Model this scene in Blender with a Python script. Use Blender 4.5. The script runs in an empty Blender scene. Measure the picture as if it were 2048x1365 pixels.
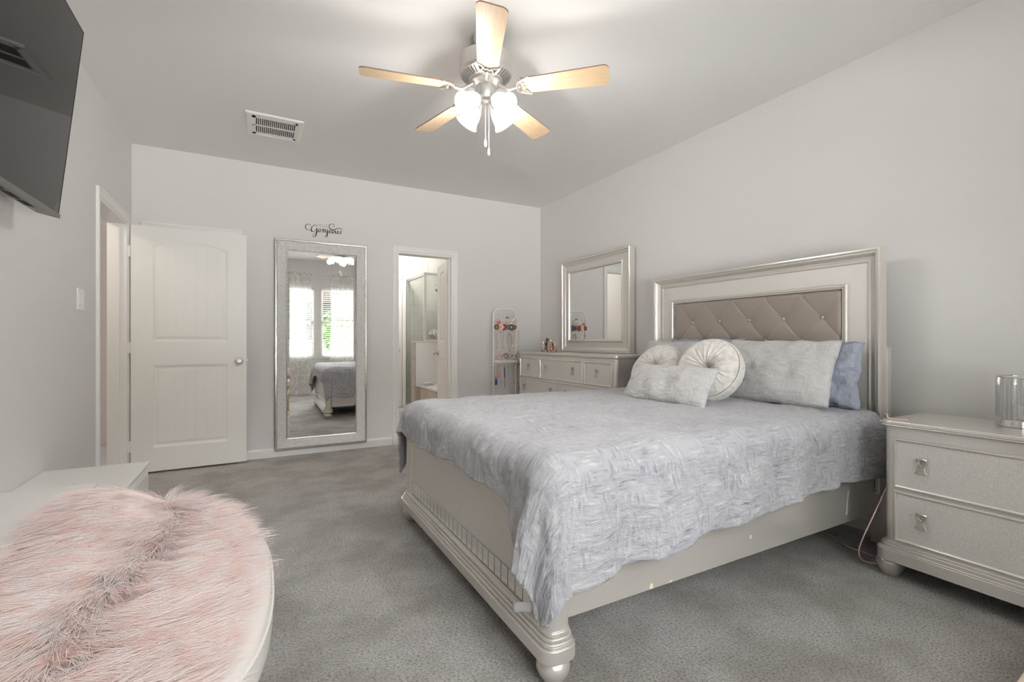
import bpy, bmesh, math, random
import numpy as np
from mathutils import Vector, Matrix, noise as mnoise

# ------------------------------------------------------------------ camera, world, lights, exposure
S = bpy.context.scene
COL = S.collection
PI = math.pi
cam_d = bpy.data.cameras.new('camera')
cam_d.sensor_fit = 'HORIZONTAL'; cam_d.sensor_width = 36.0; cam_d.lens = 939.0 / 2048.0 * 36.0
cam_d.clip_start = 0.02; cam_d.clip_end = 200
cam = bpy.data.objects.new('camera', cam_d); COL.objects.link(cam)
cam.location = (0, 0, 1.092); cam.rotation_euler = (PI / 2, 0, math.radians(-28.475))
S.camera = cam
S.view_settings.view_transform = 'Standard'; S.view_settings.look = 'None'
S.view_settings.gamma = 1.0; S.view_settings.use_curve_mapping = False
S.view_settings.exposure = 0.29
S.cycles.use_denoising = True
S.cycles.max_bounces = 12; S.cycles.diffuse_bounces = 8; S.cycles.glossy_bounces = 5
S.cycles.transmission_bounces = 6; S.cycles.transparent_max_bounces = 12
S.cycles.sample_clamp_indirect = 4.0; S.cycles.caustics_reflective = False; S.cycles.caustics_refractive = False

W = bpy.data.worlds.new('world'); S.world = W; W.use_nodes = True
wn = W.node_tree.nodes; wl = W.node_tree.links
bg = wn['Background']; bg.inputs[1].default_value = 1.0
tc = wn.new('ShaderNodeTexCoord'); sx = wn.new('ShaderNodeSeparateXYZ'); rp = wn.new('ShaderNodeValToRGB')
wl.new(tc.outputs['Generated'], sx.inputs[0]); wl.new(sx.outputs[2], rp.inputs[0]); wl.new(rp.outputs[0], bg.inputs[0])
rp.color_ramp.elements[0].position = 0.0; rp.color_ramp.elements[0].color = (0.75, 0.80, 0.85, 1)
rp.color_ramp.elements[1].position = 0.45; rp.color_ramp.elements[1].color = (0.28, 0.45, 0.75, 1)

def area_light(name, loc, target, sx_, sy_, power, color=(1, 1, 1)):
    d = bpy.data.lights.new(name, 'AREA'); d.shape = 'RECTANGLE'; d.size = sx_; d.size_y = sy_; d.energy = power; d.color = color
    o = bpy.data.objects.new(name, d); COL.objects.link(o); o.location = loc
    o.rotation_euler = (Vector(target) - Vector(loc)).to_track_quat('-Z', 'Y').to_euler(); return o
def point_light(name, loc, power, r, color=(1, 1, 1)):
    d = bpy.data.lights.new(name, 'POINT'); d.energy = power; d.shadow_soft_size = r; d.color = color
    o = bpy.data.objects.new(name, d); COL.objects.link(o); o.location = loc; return o
# bright sky seen by the two windows of the wall behind the camera
area_light('sky_light', (1.2, -7.5, 6.2), (1.1, -0.5, 1.5), 7.0, 5.0, 5800, (1.0, 0.975, 1.0))
# added low lamp outside, brightens the ceiling as ground-bounced daylight would
area_light('ceiling_fill', (1.1, -4.2, -0.2), (1.1, -0.5, 1.7), 7.0, 3.0, 3800, (1.0, 0.965, 0.955))

# ------------------------------------------------------------------ helpers
random.seed(7); RNG = np.random.default_rng(11)

def tag(o, label=None, cat=None, group=None, kind=None):
    if label: o['label'] = label
    if cat: o['category'] = cat
    if group: o['group'] = group
    if kind: o['kind'] = kind
    return o
def thing(name, label, cat, loc=(0, 0, 0), group=None, rot=None):
    o = bpy.data.objects.new(name, None); COL.objects.link(o); o.location = loc; o.empty_display_size = 0.05
    if rot is not None: o.rotation_euler = rot
    return tag(o, label, cat, group)
def copy_tree(o, parent=None):
    c = o.copy(); COL.objects.link(c); c.parent = parent
    for ch in list(o.children): copy_tree(ch, c)
    return c
def origin_of(o):
    v = Vector((0, 0, 0))
    while o is not None: v += o.location; o = o.parent
    return v

class MB:
    def __init__(s): s.v = []; s.f = []; s.m = []; s.uv = None
    def add(s, vs, fs, mi=0):
        b = len(s.v); s.v += [tuple(p) for p in vs]; s.f += [tuple(b + i for i in f) for f in fs]; s.m += [mi] * len(fs); return s
    def box(s, x0, x1, y0, y1, z0, z1, mi=0):
        v = [(x, y, z) for z in (z0, z1) for y in (y0, y1) for x in (x0, x1)]
        return s.add(v, [(0, 2, 3, 1), (4, 5, 7, 6), (0, 1, 5, 4), (2, 6, 7, 3), (0, 4, 6, 2), (1, 3, 7, 5)], mi)
    def prism(s, poly, h0, h1, fn, mi=0):
        n = len(poly); v = [fn(a, b, h0) for a, b in poly] + [fn(a, b, h1) for a, b in poly]
        f = [tuple(range(n))[::-1], tuple(range(n, 2 * n))] + [(i, (i + 1) % n, n + (i + 1) % n, n + i) for i in range(n)]
        return s.add(v, f, mi)
    def tube(s, pts, r, n=8, closed=False, caps=True, mi=0):
        P = [Vector(p) for p in pts]; m = len(P); rr = r if hasattr(r, '__len__') else [r] * m
        v = []; up = None
        for i in range(m):
            if closed: t = P[(i + 1) % m] - P[i - 1]
            else: t = P[min(i + 1, m - 1)] - P[max(i - 1, 0)]
            if t.length < 1e-9: t = Vector((0, 0, 1))
            t.normalize()
            if up is None:
                up = Vector((0, 0, 1)) if abs(t.z) < 0.9 else Vector((1, 0, 0))
            a = up - t * up.dot(t)
            if a.length < 1e-6: a = t.orthogonal()
            a.normalize(); up = a; b = t.cross(a)
            for k in range(n):
                an = 2 * PI * k / n; v.append(P[i] + (a * math.cos(an) + b * math.sin(an)) * rr[i])
        f = []
        for i in range(m if closed else m - 1):
            j = (i + 1) % m
            for k in range(n): f.append((i * n + k, i * n + (k + 1) % n, j * n + (k + 1) % n, j * n + k))
        if caps and not closed: f += [tuple(range(n))[::-1], tuple((m - 1) * n + k for k in range(n))]
        return s.add(v, f, mi)
    def lathe(s, prof, n=32, M=None, mi=0, capb=True, capt=True):
        M = M or Matrix(); v = []; f = []; m = len(prof)
        for r, z in prof:
            for k in range(n):
                a = 2 * PI * k / n; v.append(M @ Vector((r * math.cos(a), r * math.sin(a), z)))
        for i in range(m - 1):
            for k in range(n): f.append((i * n + k, i * n + (k + 1) % n, (i + 1) * n + (k + 1) % n, (i + 1) * n + k))
        if capb: f.append(tuple(range(n))[::-1])
        if capt: f.append(tuple((m - 1) * n + k for k in range(n)))
        return s.add(v, f, mi)
    def nested(s, rect, prof, fn, cap=True, back=False, mi=0):
        a0, a1, b0, b1 = rect; v = []; f = []
        for w, h in prof:
            v += [fn(a0 + w, b0 + w, h), fn(a1 - w, b0 + w, h), fn(a1 - w, b1 - w, h), fn(a0 + w, b1 - w, h)]
        for i in range(len(prof) - 1):
            for k in range(4): f.append((4 * i + k, 4 * i + (k + 1) % 4, 4 * i + 4 + (k + 1) % 4, 4 * i + 4 + k))
        if cap: f.append(tuple(4 * (len(prof) - 1) + k for k in range(4)))
        if back: f.append((3, 2, 1, 0))
        return s.add(v, f, mi)
    def grid(s, fn, nu, nv, uv=None, mi=0, wrap_u=False):
        v = [fn(i / (nu - 1 if not wrap_u else nu), j / (nv - 1)) for j in range(nv) for i in range(nu)]
        f = []
        for j in range(nv - 1):
            for i in range(nu if wrap_u else nu - 1):
                k = (i + 1) % nu; f.append((j * nu + i, j * nu + k, (j + 1) * nu + k, (j + 1) * nu + i))
        return s.add(v, f, mi)
    def build(s, name, mat, parent=None, smooth=False, bevel=0, seg=2, local=False, fix=True, auto=None):
        me = bpy.data.meshes.new(name); org = Vector((0, 0, 0))
        if parent is not None and not local: org = origin_of(parent)
        me.from_pydata([(p[0] - org.x, p[1] - org.y, p[2] - org.z) for p in s.v], [], s.f)
        mats = mat if isinstance(mat, (list, tuple)) else [mat]
        for m in mats: me.materials.append(m)
        if len(mats) > 1: me.polygons.foreach_set('material_index', s.m)
        if s.uv is not None:
            ul = me.uv_layers.new(name='flat'); li = np.empty(len(me.loops), dtype=np.int32); me.loops.foreach_get('vertex_index', li)
            ul.data.foreach_set('uv', np.asarray(s.uv, dtype=np.float32)[li].ravel())
        if fix:
            bm = bmesh.new(); bm.from_mesh(me); bmesh.ops.recalc_face_normals(bm, faces=bm.faces); bm.to_mesh(me); bm.free()
        if smooth or auto: me.polygons.foreach_set('use_smooth', [True] * len(me.polygons))
        if auto: me.set_sharp_from_angle(angle=math.radians(auto))
        me.update()
        o = bpy.data.objects.new(name, me); COL.objects.link(o)
        if parent is not None: o.parent = parent
        if bevel:
            b = o.modifiers.new('edge', 'BEVEL'); b.width = bevel; b.segments = seg; b.limit_method = 'ANGLE'; b.angle_limit = math.radians(40)
            b.harden_normals = False
        return o

def struct(name, mb, mat, parent=None, **k):
    o = mb.build(name, mat, parent, **k)
    if parent is None: o['kind'] = 'structure'
    return o
def rrect(x0, x1, y0, y1, r, n=6):
    p = []
    for cx, cy, a0 in ((x1 - r, y1 - r, 0), (x0 + r, y1 - r, 90), (x0 + r, y0 + r, 180), (x1 - r, y0 + r, 270)):
        for k in range(n + 1):
            a = math.radians(a0 + 90 * k / n); p.append((cx + r * math.cos(a), cy + r * math.sin(a)))
    return p
XYZ = lambda a, b, h: (a, b, h)
def spline(P, n=8, closed=False):
    P = [Vector(p) for p in P]; out = []; m = len(P)
    for i in range(m if closed else m - 1):
        p0 = P[i - 1] if (i > 0 or closed) else P[0]; p1 = P[i]; p2 = P[(i + 1) % m]; p3 = P[(i + 2) % m] if (i + 2 < m or closed) else P[m - 1]
        for k in range(n):
            t = k / n; out.append(0.5 * ((2 * p1) + (p2 - p0) * t + (2 * p0 - 5 * p1 + 4 * p2 - p3) * t * t + (3 * p1 - p0 - 3 * p2 + p3) * t ** 3))
    if not closed: out.append(P[-1])
    return out
def fbm(p, s=1.0, o=3): return mnoise.fractal(Vector(p) * s, 1.0, 2.0, o)

# ------------------------------------------------------------------ materials
def mat(name, color=(0.8, 0.8, 0.8), rough=0.5, metal=0.0, **k):
    m = bpy.data.materials.new(name); m.use_nodes = True; b = m.node_tree.nodes['Principled BSDF']
    b.inputs['Base Color'].default_value = (*color, 1); b.inputs['Roughness'].default_value = rough; b.inputs['Metallic'].default_value = metal
    for kk, vv in k.items(): b.inputs[kk.replace('_', ' ')].default_value = vv
    return m
def nodes(m): return m.node_tree.nodes, m.node_tree.links, m.node_tree.nodes['Principled BSDF']
def tex(m, kind, scale, coord='Object', stretch=(1, 1, 1), rot=(0, 0, 0), **k):
    n, l, b = nodes(m); c = n.new('ShaderNodeTexCoord'); mp = n.new('ShaderNodeMapping'); t = n.new(kind)
    mp.inputs['Scale'].default_value = stretch; mp.inputs['Rotation'].default_value = rot
    l.new(c.outputs[coord], mp.inputs[0]); l.new(mp.outputs[0], t.inputs['Vector'])
    if 'Scale' in t.inputs: t.inputs['Scale'].default_value = scale
    for kk, vv in k.items(): t.inputs[kk].default_value = vv
    return t
def ramp(m, src, stops, inter='LINEAR'):
    n, l, b = nodes(m); r = n.new('ShaderNodeValToRGB'); l.new(src, r.inputs[0]); cr = r.color_ramp; cr.interpolation = inter
    while len(cr.elements) < len(stops): cr.elements.new(0.5)
    for e, (p, c) in zip(cr.elements, stops): e.position = p; e.color = (*c, 1) if hasattr(c, '__len__') else (c, c, c, 1)
    return r.outputs[0]
def mix(m, fac, a, b_, mode='MIX'):
    n, l, b = nodes(m); x = n.new('ShaderNodeMix'); x.data_type = 'RGBA'; x.blend_type = mode
    for i, v in ((0, fac), (6, a), (7, b_)):
        if hasattr(v, 'is_linked'): l.new(v, x.inputs[i])
        elif i == 0: x.inputs[0].default_value = v
        else: x.inputs[i].default_value = (*v, 1)
    return x.outputs[2]
def bump(m, src, strength, dist=0.01, prev=None):
    n, l, b = nodes(m); x = n.new('ShaderNodeBump'); x.inputs['Strength'].default_value = strength; x.inputs['Distance'].default_value = dist
    l.new(src, x.inputs['Height'])
    if prev is not None: l.new(prev, x.inputs['Normal'])
    l.new(x.outputs[0], b.inputs['Normal']); return x.outputs[0]
def setc(m, src, inp='Base Color'): n, l, b = nodes(m); l.new(src, b.inputs[inp])

M_wall = mat('greige_wall_paint', (0.765, 0.744, 0.728), 0.85)
bump(M_wall, tex(M_wall, 'ShaderNodeTexNoise', 90, Detail=3).outputs['Fac'], 0.08, 0.004)
M_ceil = mat('ceiling_paint', (0.86, 0.845, 0.835), 0.9)
bump(M_ceil, tex(M_ceil, 'ShaderNodeTexNoise', 120, Detail=3).outputs['Fac'], 0.10, 0.004)
M_trim = mat('white_trim_paint', (0.87, 0.86, 0.84), 0.35)
M_door = mat('white_door_paint', (0.87, 0.855, 0.825), 0.38)
M_white = mat('white_lacquer', (0.84, 0.83, 0.80), 0.3)
M_plastic = mat('white_plastic', (0.88, 0.87, 0.85), 0.35)
M_black = mat('black_plastic', (0.012, 0.012, 0.013), 0.35)
M_dark = mat('near_black', (0.01, 0.01, 0.01), 0.9)
M_nickel = mat('brushed_nickel', (0.74, 0.72, 0.69), 0.36, 0.8)
M_chrome = mat('chrome', (0.80, 0.80, 0.80), 0.08, 1.0)
M_bronze = mat('aged_nickel', (0.52, 0.47, 0.405), 0.33, 0.7)
M_mirror = mat('mirror_glass', (0.90, 0.91, 0.90), 0.0, 1.0)
M_strip = mat('aged_mirror_tile', (0.86, 0.86, 0.82), 0.16, 0.75)
M_glassT = mat('clear_glass', (0.97, 0.98, 0.98), 0.0, 0.0, Transmission_Weight=1.0, IOR=1.45)
def thin_glass(name, tint=(0.95, 0.97, 0.96), refl=0.08):
    m = bpy.data.materials.new(name); m.use_nodes = True; n = m.node_tree.nodes; l = m.node_tree.links; n.remove(n['Principled BSDF'])
    t = n.new('ShaderNodeBsdfTransparent'); t.inputs[0].default_value = (*tint, 1); g = n.new('ShaderNodeBsdfGlossy'); g.inputs['Roughness'].default_value = 0.02
    x = n.new('ShaderNodeMixShader'); x.inputs[0].default_value = refl; l.new(t.outputs[0], x.inputs[1]); l.new(g.outputs[0], x.inputs[2])
    l.new(x.outputs[0], n['Material Output'].inputs[0]); return m
M_pane = thin_glass('window_pane', (0.95, 0.97, 0.97), 0.05)
M_shower = thin_glass('shower_glass', (0.95, 0.965, 0.955), 0.10)

M_crystal = thin_glass('crystal_rod', (0.97, 0.97, 0.965), 0.16)
_n = M_crystal.node_tree.nodes; _l = M_crystal.node_tree.links; _o = _n['Material Output']; _src = _o.inputs[0].links[0].from_socket
_dd = _n.new('ShaderNodeBsdfDiffuse'); _dd.inputs[0].default_value = (0.85, 0.85, 0.84, 1); _mm = _n.new('ShaderNodeMixShader'); _mm.inputs[0].default_value = 0.09
_l.new(_src, _mm.inputs[1]); _l.new(_dd.outputs[0], _mm.inputs[2]); _l.new(_mm.outputs[0], _o.inputs[0])
M_carpet = mat('taupe_carpet', (0.22, 0.20, 0.18), 1.0)
_a = tex(M_carpet, 'ShaderNodeTexNoise', 260, Detail=3, Roughness=0.7).outputs['Fac']
_b = tex(M_carpet, 'ShaderNodeTexNoise', 2.6, Detail=4, Roughness=0.6).outputs['Fac']
_c = tex(M_carpet, 'ShaderNodeTexNoise', 95, Detail=5, Roughness=0.8, stretch=(1, 1.5, 1)).outputs['Fac']
_fine = ramp(M_carpet, _c, [(0.36, (0.18, 0.166, 0.15)), (0.46, (0.68, 0.645, 0.605)), (0.58, (0.92, 0.89, 0.85))])
_pat = ramp(M_carpet, _b, [(0.38, (0.74, 0.72, 0.70)), (0.58, (1.05, 1.05, 1.05))])
setc(M_carpet, mix(M_carpet, 1.0, _fine, _pat, 'MULTIPLY'))
_n1 = bump(M_carpet, _c, 0.9, 0.02); bump(M_carpet, _a, 0.5, 0.006, _n1)
M_carpet.node_tree.nodes['Principled BSDF'].inputs['Sheen Weight'].default_value = 0.25

def champagne(name, col, rough, sparkle=0.0, metal=0.55):
    m = mat(name, col, rough, metal)
    t = tex(m, 'ShaderNodeTexNoise', 700, Detail=2).outputs['Fac']
    c = ramp(m, t, [(0.3, tuple(x * (1 - 0.22 * (1 + sparkle)) for x in col)), (0.7, tuple(min(1, x * (1 + 0.12 * (1 + sparkle))) for x in col))]); setc(m, c)
    if sparkle > 0: bump(m, t, 0.25, 0.002)
    return m
M_champ = champagne('champagne_metallic_lacquer', (0.77, 0.735, 0.69), 0.30, -0.55, 0.6)
M_champP = champagne('champagne_shimmer_panel', (0.79, 0.76, 0.725), 0.45, 0.6, 0.3)
M_chip = mat('bare_wood_chip', (0.80, 0.66, 0.46), 0.8)
M_scuff = mat('pale_scuff', (0.62, 0.60, 0.57), 0.6)
M_button = mat('champagne_satin_button', (0.55, 0.50, 0.45), 0.25, 0.4)
M_taupe = mat('taupe_satin_upholstery', (0.30, 0.255, 0.22), 0.42, 0.0, Sheen_Weight=0.35)
bump(M_taupe, tex(M_taupe, 'ShaderNodeTexNoise', 900, Detail=2).outputs['Fac'], 0.08, 0.002)

def jacquard(name, lo, mid, hi, dark, coord='UV', k=1.0, satin=0.0):
    m = mat(name, mid, 0.62, 0.0, Sheen_Weight=0.2)
    a = tex(m, 'ShaderNodeTexNoise', 9 * k, coord, (1, 5.5, 1), Detail=5, Roughness=0.62).outputs['Fac']
    b = tex(m, 'ShaderNodeTexNoise', 9 * k, coord, (5.5, 1, 1), (0, 0, 0.1), Detail=5, Roughness=0.62).outputs['Fac']
    s = tex(m, 'ShaderNodeTexNoise', 6 * k, coord, Detail=2).outputs['Fac']
    sel = ramp(m, s, [(0.46, 0.0), (0.54, 1.0)])
    ab = mix(m, sel, a, b)
    c = ramp(m, ab, [(0.30, dark), (0.42, lo), (0.50, mid), (0.56, mid), (0.64, hi)])
    d = tex(m, 'ShaderNodeTexNoise', 2.2 * k, coord, Detail=2).outputs['Fac']
    c2 = mix(m, ramp(m, d, [(0.35, 0.0), (0.65, 0.35)]), c, hi)
    setc(m, c2)
    n1 = bump(m, ab, 0.35, 0.006)
    cr = tex(m, 'ShaderNodeTexNoise', 26, coord, (1, 2.6, 1), Detail=4, Roughness=0.6).outputs['Fac']
    bump(m, cr, 0.65, 0.014, n1)
    return m
M_comf = jacquard('silver_lilac_jacquard', (0.325, 0.323, 0.352), (0.40, 0.398, 0.432), (0.555, 0.55, 0.552), (0.15, 0.15, 0.165), 'UV', 1.8)
M_sham = jacquard('silver_jacquard_sham', (0.46, 0.455, 0.46), (0.52, 0.515, 0.515), (0.63, 0.615, 0.60), (0.37, 0.37, 0.38), 'UV', 1.9)
M_blue = mat('slate_blue_cotton', (0.36, 0.385, 0.46), 0.85)
bump(M_blue, tex(M_blue, 'ShaderNodeTexNoise', 14, Detail=4, stretch=(1, 1, 2.2)).outputs['Fac'], 1.0, 0.035)
M_velvet = mat('ivory_velvet', (0.66, 0.635, 0.59), 0.55, 0.0, Sheen_Weight=0.6)
_v = tex(M_velvet, 'ShaderNodeTexNoise', 30, Detail=4).outputs['Fac']
setc(M_velvet, ramp(M_velvet, _v, [(0.3, (0.52, 0.49, 0.45)), (0.6, (0.70, 0.675, 0.63))])); bump(M_velvet, _v, 0.2, 0.004)
M_seq = mat('gold_sequins', (1.0, 0.90, 0.82), 0.3, 0.8)
M_care = mat('white_satin_label', (0.85, 0.85, 0.86), 0.5)

M_hammer = mat('hammered_silver_leaf', (0.85, 0.84, 0.82), 0.38, 0.12)
_h = tex(M_hammer, 'ShaderNodeTexNoise', 120, Detail=4, Roughness=0.7, stretch=(0.45, 1, 1.7)).outputs['Fac']
setc(M_hammer, ramp(M_hammer, _h, [(0.32, (0.56, 0.55, 0.53)), (0.46, (0.88, 0.87, 0.855)), (0.58, (0.97, 0.97, 0.96))])); bump(M_hammer, _h, 0.9, 0.01)
M_silver = mat('satin_silver_rim', (0.66, 0.64, 0.60), 0.25, 0.9)
M_maple = mat('honey_maple_veneer', (0.80, 0.55, 0.30), 0.35)
_g = tex(M_maple, 'ShaderNodeTexNoise', 14, Detail=4, stretch=(1, 14, 14)).outputs['Fac']
setc(M_maple, ramp(M_maple, _g, [(0.3, (0.72, 0.50, 0.30)), (0.7, (0.84, 0.64, 0.42))]))
M_bladeedge = mat('dark_blade_edge', (0.22, 0.13, 0.08), 0.5)
M_frost = bpy.data.materials.new('frosted_glass_shade'); M_frost.use_nodes = True
_n = M_frost.node_tree.nodes; _l = M_frost.node_tree.links; _n.remove(_n['Principled BSDF'])
_t = _n.new('ShaderNodeBsdfTranslucent'); _t.inputs[0].default_value = (0.45, 0.44, 0.43, 1); _d = _n.new('ShaderNodeBsdfDiffuse'); _d.inputs[0].default_value = (0.6, 0.59, 0.58, 1)
_tr = _n.new('ShaderNodeBsdfTransparent'); _tr.inputs[0].default_value = (1, 0.98, 0.96, 1)
_x = _n.new('ShaderNodeMixShader'); _x.inputs[0].default_value = 0.5; _l.new(_t.outputs[0], _x.inputs[1]); _l.new(_d.outputs[0], _x.inputs[2])
_x2 = _n.new('ShaderNodeMixShader'); _x2.inputs[0].default_value = 0.3; _l.new(_x.outputs[0], _x2.inputs[1]); _l.new(_tr.outputs[0], _x2.inputs[2])
_em = _n.new('ShaderNodeEmission'); _em.inputs[0].default_value = (1, 0.96, 0.90, 1); _em.inputs[1].default_value = 0.30
_ad = _n.new('ShaderNodeAddShader'); _l.new(_x2.outputs[0], _ad.inputs[0]); _l.new(_em.outputs[0], _ad.inputs[1]); _l.new(_ad.outputs[0], _n['Material Output'].inputs[0])
M_bulb = mat('lit_bulb', (1, 1, 1), 0.5); _b = nodes(M_bulb)[2]; _b.inputs['Emission Color'].default_value = (1, 0.97, 0.935, 1); _b.inputs['Emission Strength'].default_value = 9.0
M_sheer = bpy.data.materials.new('sheer_white_curtain'); M_sheer.use_nodes = True
_n = M_sheer.node_tree.nodes; _l = M_sheer.node_tree.links; _n.remove(_n['Principled BSDF'])
_t = _n.new('ShaderNodeBsdfTranslucent'); _t.inputs[0].default_value = (0.9, 0.89, 0.87, 1); _d = _n.new('ShaderNodeBsdfDiffuse'); _d.inputs[0].default_value = (0.85, 0.84, 0.82, 1)
_tr = _n.new('ShaderNodeBsdfTransparent')
_x = _n.new('ShaderNodeMixShader'); _l.new(_t.outputs[0], _x.inputs[1]); _l.new(_d.outputs[0], _x.inputs[2])
_x2 = _n.new('ShaderNodeMixShader'); _l.new(_x.outputs[0], _x2.inputs[1]); _l.new(_tr.outputs[0], _x2.inputs[2]); _l.new(_x2.outputs[0], _n['Material Output'].inputs[0])
_tcx = _n.new('ShaderNodeTexCoord'); _mp = _n.new('ShaderNodeMapping'); _mp.inputs['Scale'].default_value = (14, 14, 7); _vo = _n.new('ShaderNodeTexVoronoi'); _vo.feature = 'DISTANCE_TO_EDGE'; _vo.inputs['Scale'].default_value = 1.0; _vo.inputs['Randomness'].default_value = 0.55
_l.new(_tcx.outputs['Object'], _mp.inputs[0]); _l.new(_mp.outputs[0], _vo.inputs['Vector']); _rr = _n.new('ShaderNodeValToRGB'); _l.new(_vo.outputs['Distance'], _rr.inputs[0])
_rr.color_ramp.elements[0].position = 0.06; _rr.color_ramp.elements[0].color = (0.60, 0.60, 0.60, 1); _rr.color_ramp.elements[1].position = 0.10; _rr.color_ramp.elements[1].color = (0.70, 0.70, 0.70, 1)
_l.new(_rr.outputs[0], _x2.inputs[0])

M_cream = mat('cream_faux_leather', (0.80, 0.775, 0.73), 0.42)
bump(M_cream, tex(M_cream, 'ShaderNodeTexNoise', 260, Detail=2).outputs['Fac'], 0.05, 0.002)
M_fur = mat('blush_faux_fur', (0.80, 0.62, 0.58), 0.65, 0.0, Sheen_Weight=0.5)
_f = tex(M_fur, 'ShaderNodeTexNoise', 24, Detail=4).outputs['Fac']
setc(M_fur, ramp(M_fur, _f, [(0.3, (0.95, 0.71, 0.655)), (0.5, (0.97, 0.82, 0.785)), (0.7, (0.97, 0.89, 0.87))]))
M_furbase = mat('blush_fur_backing', (0.90, 0.70, 0.65), 0.95)
M_tan = mat('tan_woven_side', (0.62, 0.50, 0.38), 0.8)
bump(M_tan, tex(M_tan, 'ShaderNodeTexNoise', 200).outputs['Fac'], 0.2, 0.004)
M_screen = mat('tv_screen', (0.005, 0.0048, 0.0044), 0.03, 0.0, Specular_IOR_Level=0.36)
M_bezel = mat('grey_tv_bezel', (0.13, 0.125, 0.115), 0.35)
M_decal = mat('black_vinyl', (0.02, 0.02, 0.022), 0.6)
M_decalg = mat('grey_vinyl', (0.30, 0.29, 0.28), 0.6)
M_tile = mat('beige_floor_tile', (0.52, 0.40, 0.30), 0.35)
_br = tex(M_tile, 'ShaderNodeTexBrick', 1.0, 'Object', (1, 1, 1)); _br.offset = 0.0
_br.inputs['Brick Width'].default_value = 0.33; _br.inputs['Row Height'].default_value = 0.33; _br.inputs['Mortar Size'].default_value = 0.004
_br.inputs['Color1'].default_value = (0.56, 0.43, 0.32, 1); _br.inputs['Color2'].default_value = (0.50, 0.39, 0.30, 1); _br.inputs['Mortar'].default_value = (0.40, 0.34, 0.28, 1); setc(M_tile, _br.outputs[0])
def walltile(name, c1, c2, mo):
    m = mat(name, c1, 0.25); b = tex(m, 'ShaderNodeTexBrick', 1.0, 'Object', (1, 1, 1), (PI / 2, 0, 0)); b.offset = 0.0
    b.inputs['Brick Width'].default_value = 0.5; b.inputs['Row Height'].default_value = 0.42; b.inputs['Mortar Size'].default_value = 0.004
    b.inputs['Color1'].default_value = (*c1, 1); b.inputs['Color2'].default_value = (*c2, 1); b.inputs['Mortar'].default_value = (*mo, 1)
    ns = tex(m, 'ShaderNodeTexNoise', 5, Detail=5).outputs['Fac']
    setc(m, mix(m, 1.0, b.outputs[0], ramp(m, ns, [(0.3, (0.85, 0.85, 0.83)), (0.7, (1.08, 1.08, 1.08))]), 'MULTIPLY')); return m
M_shtile = walltile('grey_green_shower_tile', (0.64, 0.64, 0.60), (0.61, 0.61, 0.57), (0.48, 0.48, 0.45))
M_tubtile = walltile('taupe_tub_tile', (0.58, 0.53, 0.47), (0.54, 0.50, 0.45), (0.42, 0.39, 0.36))
M_marble = mat('white_cultured_marble', (0.80, 0.80, 0.79), 0.2)
M_mat1 = mat('white_terry_mat', (0.74, 0.75, 0.77), 0.95); bump(M_mat1, tex(M_mat1, 'ShaderNodeTexNoise', 150).outputs['Fac'], 0.7, 0.01)
M_mat2 = mat('pale_blue_terry_mat', (0.52, 0.58, 0.62), 0.95); bump(M_mat2, tex(M_mat2, 'ShaderNodeTexNoise', 150).outputs['Fac'], 0.7, 0.01)
M_hall = mat('warm_hall_paint', (0.64, 0.58, 0.52), 0.85)
M_pinkcord = mat('pink_cord_rubber', (0.80, 0.56, 0.53), 0.5)
M_vinyl = mat('white_window_vinyl', (0.82, 0.82, 0.81), 0.35)
M_leaf = mat('green_leaves', (0.10, 0.20, 0.05), 0.7); _t2 = tex(M_leaf, 'ShaderNodeTexNoise', 6, Detail=4).outputs['Fac']; setc(M_leaf, ramp(M_leaf, _t2, [(0.35, (0.04, 0.09, 0.02)), (0.65, (0.22, 0.36, 0.10))]))
M_bark = mat('brown_bark', (0.16, 0.11, 0.08), 0.9)
M_lawn = mat('lawn', (0.16, 0.22, 0.08), 0.95)
M_brick = mat('tan_house_siding', (0.45, 0.38, 0.32), 0.9)
def cmat(name, c, r=0.4, me=0.0): return mat(name, c, r, me)
M_gold = cmat('gold_metal', (0.85, 0.62, 0.32), 0.25, 1.0); M_silv = cmat('silver_metal', (0.78, 0.77, 0.75), 0.2, 1.0)
M_rose = cmat('rose_gold_metal', (0.85, 0.56, 0.44), 0.25, 1.0)
M_red = cmat('brick_red_cloth', (0.42, 0.07, 0.06), 0.7); M_creamc = cmat('cream_cloth', (0.82, 0.72, 0.50), 0.7)
M_pink = cmat('pink_beads', (0.78, 0.36, 0.36), 0.4); M_coral = cmat('coral_flowers', (0.80, 0.25, 0.24), 0.6); M_brown = cmat('brown_cloth', (0.26, 0.12, 0.08), 0.6)
M_navy = cmat('charcoal_cloth', (0.13, 0.135, 0.15), 0.6); M_blu = cmat('royal_blue_plastic', (0.01, 0.10, 0.42), 0.35); M_orange = cmat('orange_plastic', (0.80, 0.28, 0.08), 0.4)
M_pearl = cmat('white_pearls', (0.82, 0.79, 0.74), 0.25); M_wood = cmat('brown_beads', (0.40, 0.24, 0.11), 0.5)

# ------------------------------------------------------------------ room constants
XL, XR, YB, YF, H = -0.921, 3.084, 4.95, -0.5, 2.74

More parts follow.
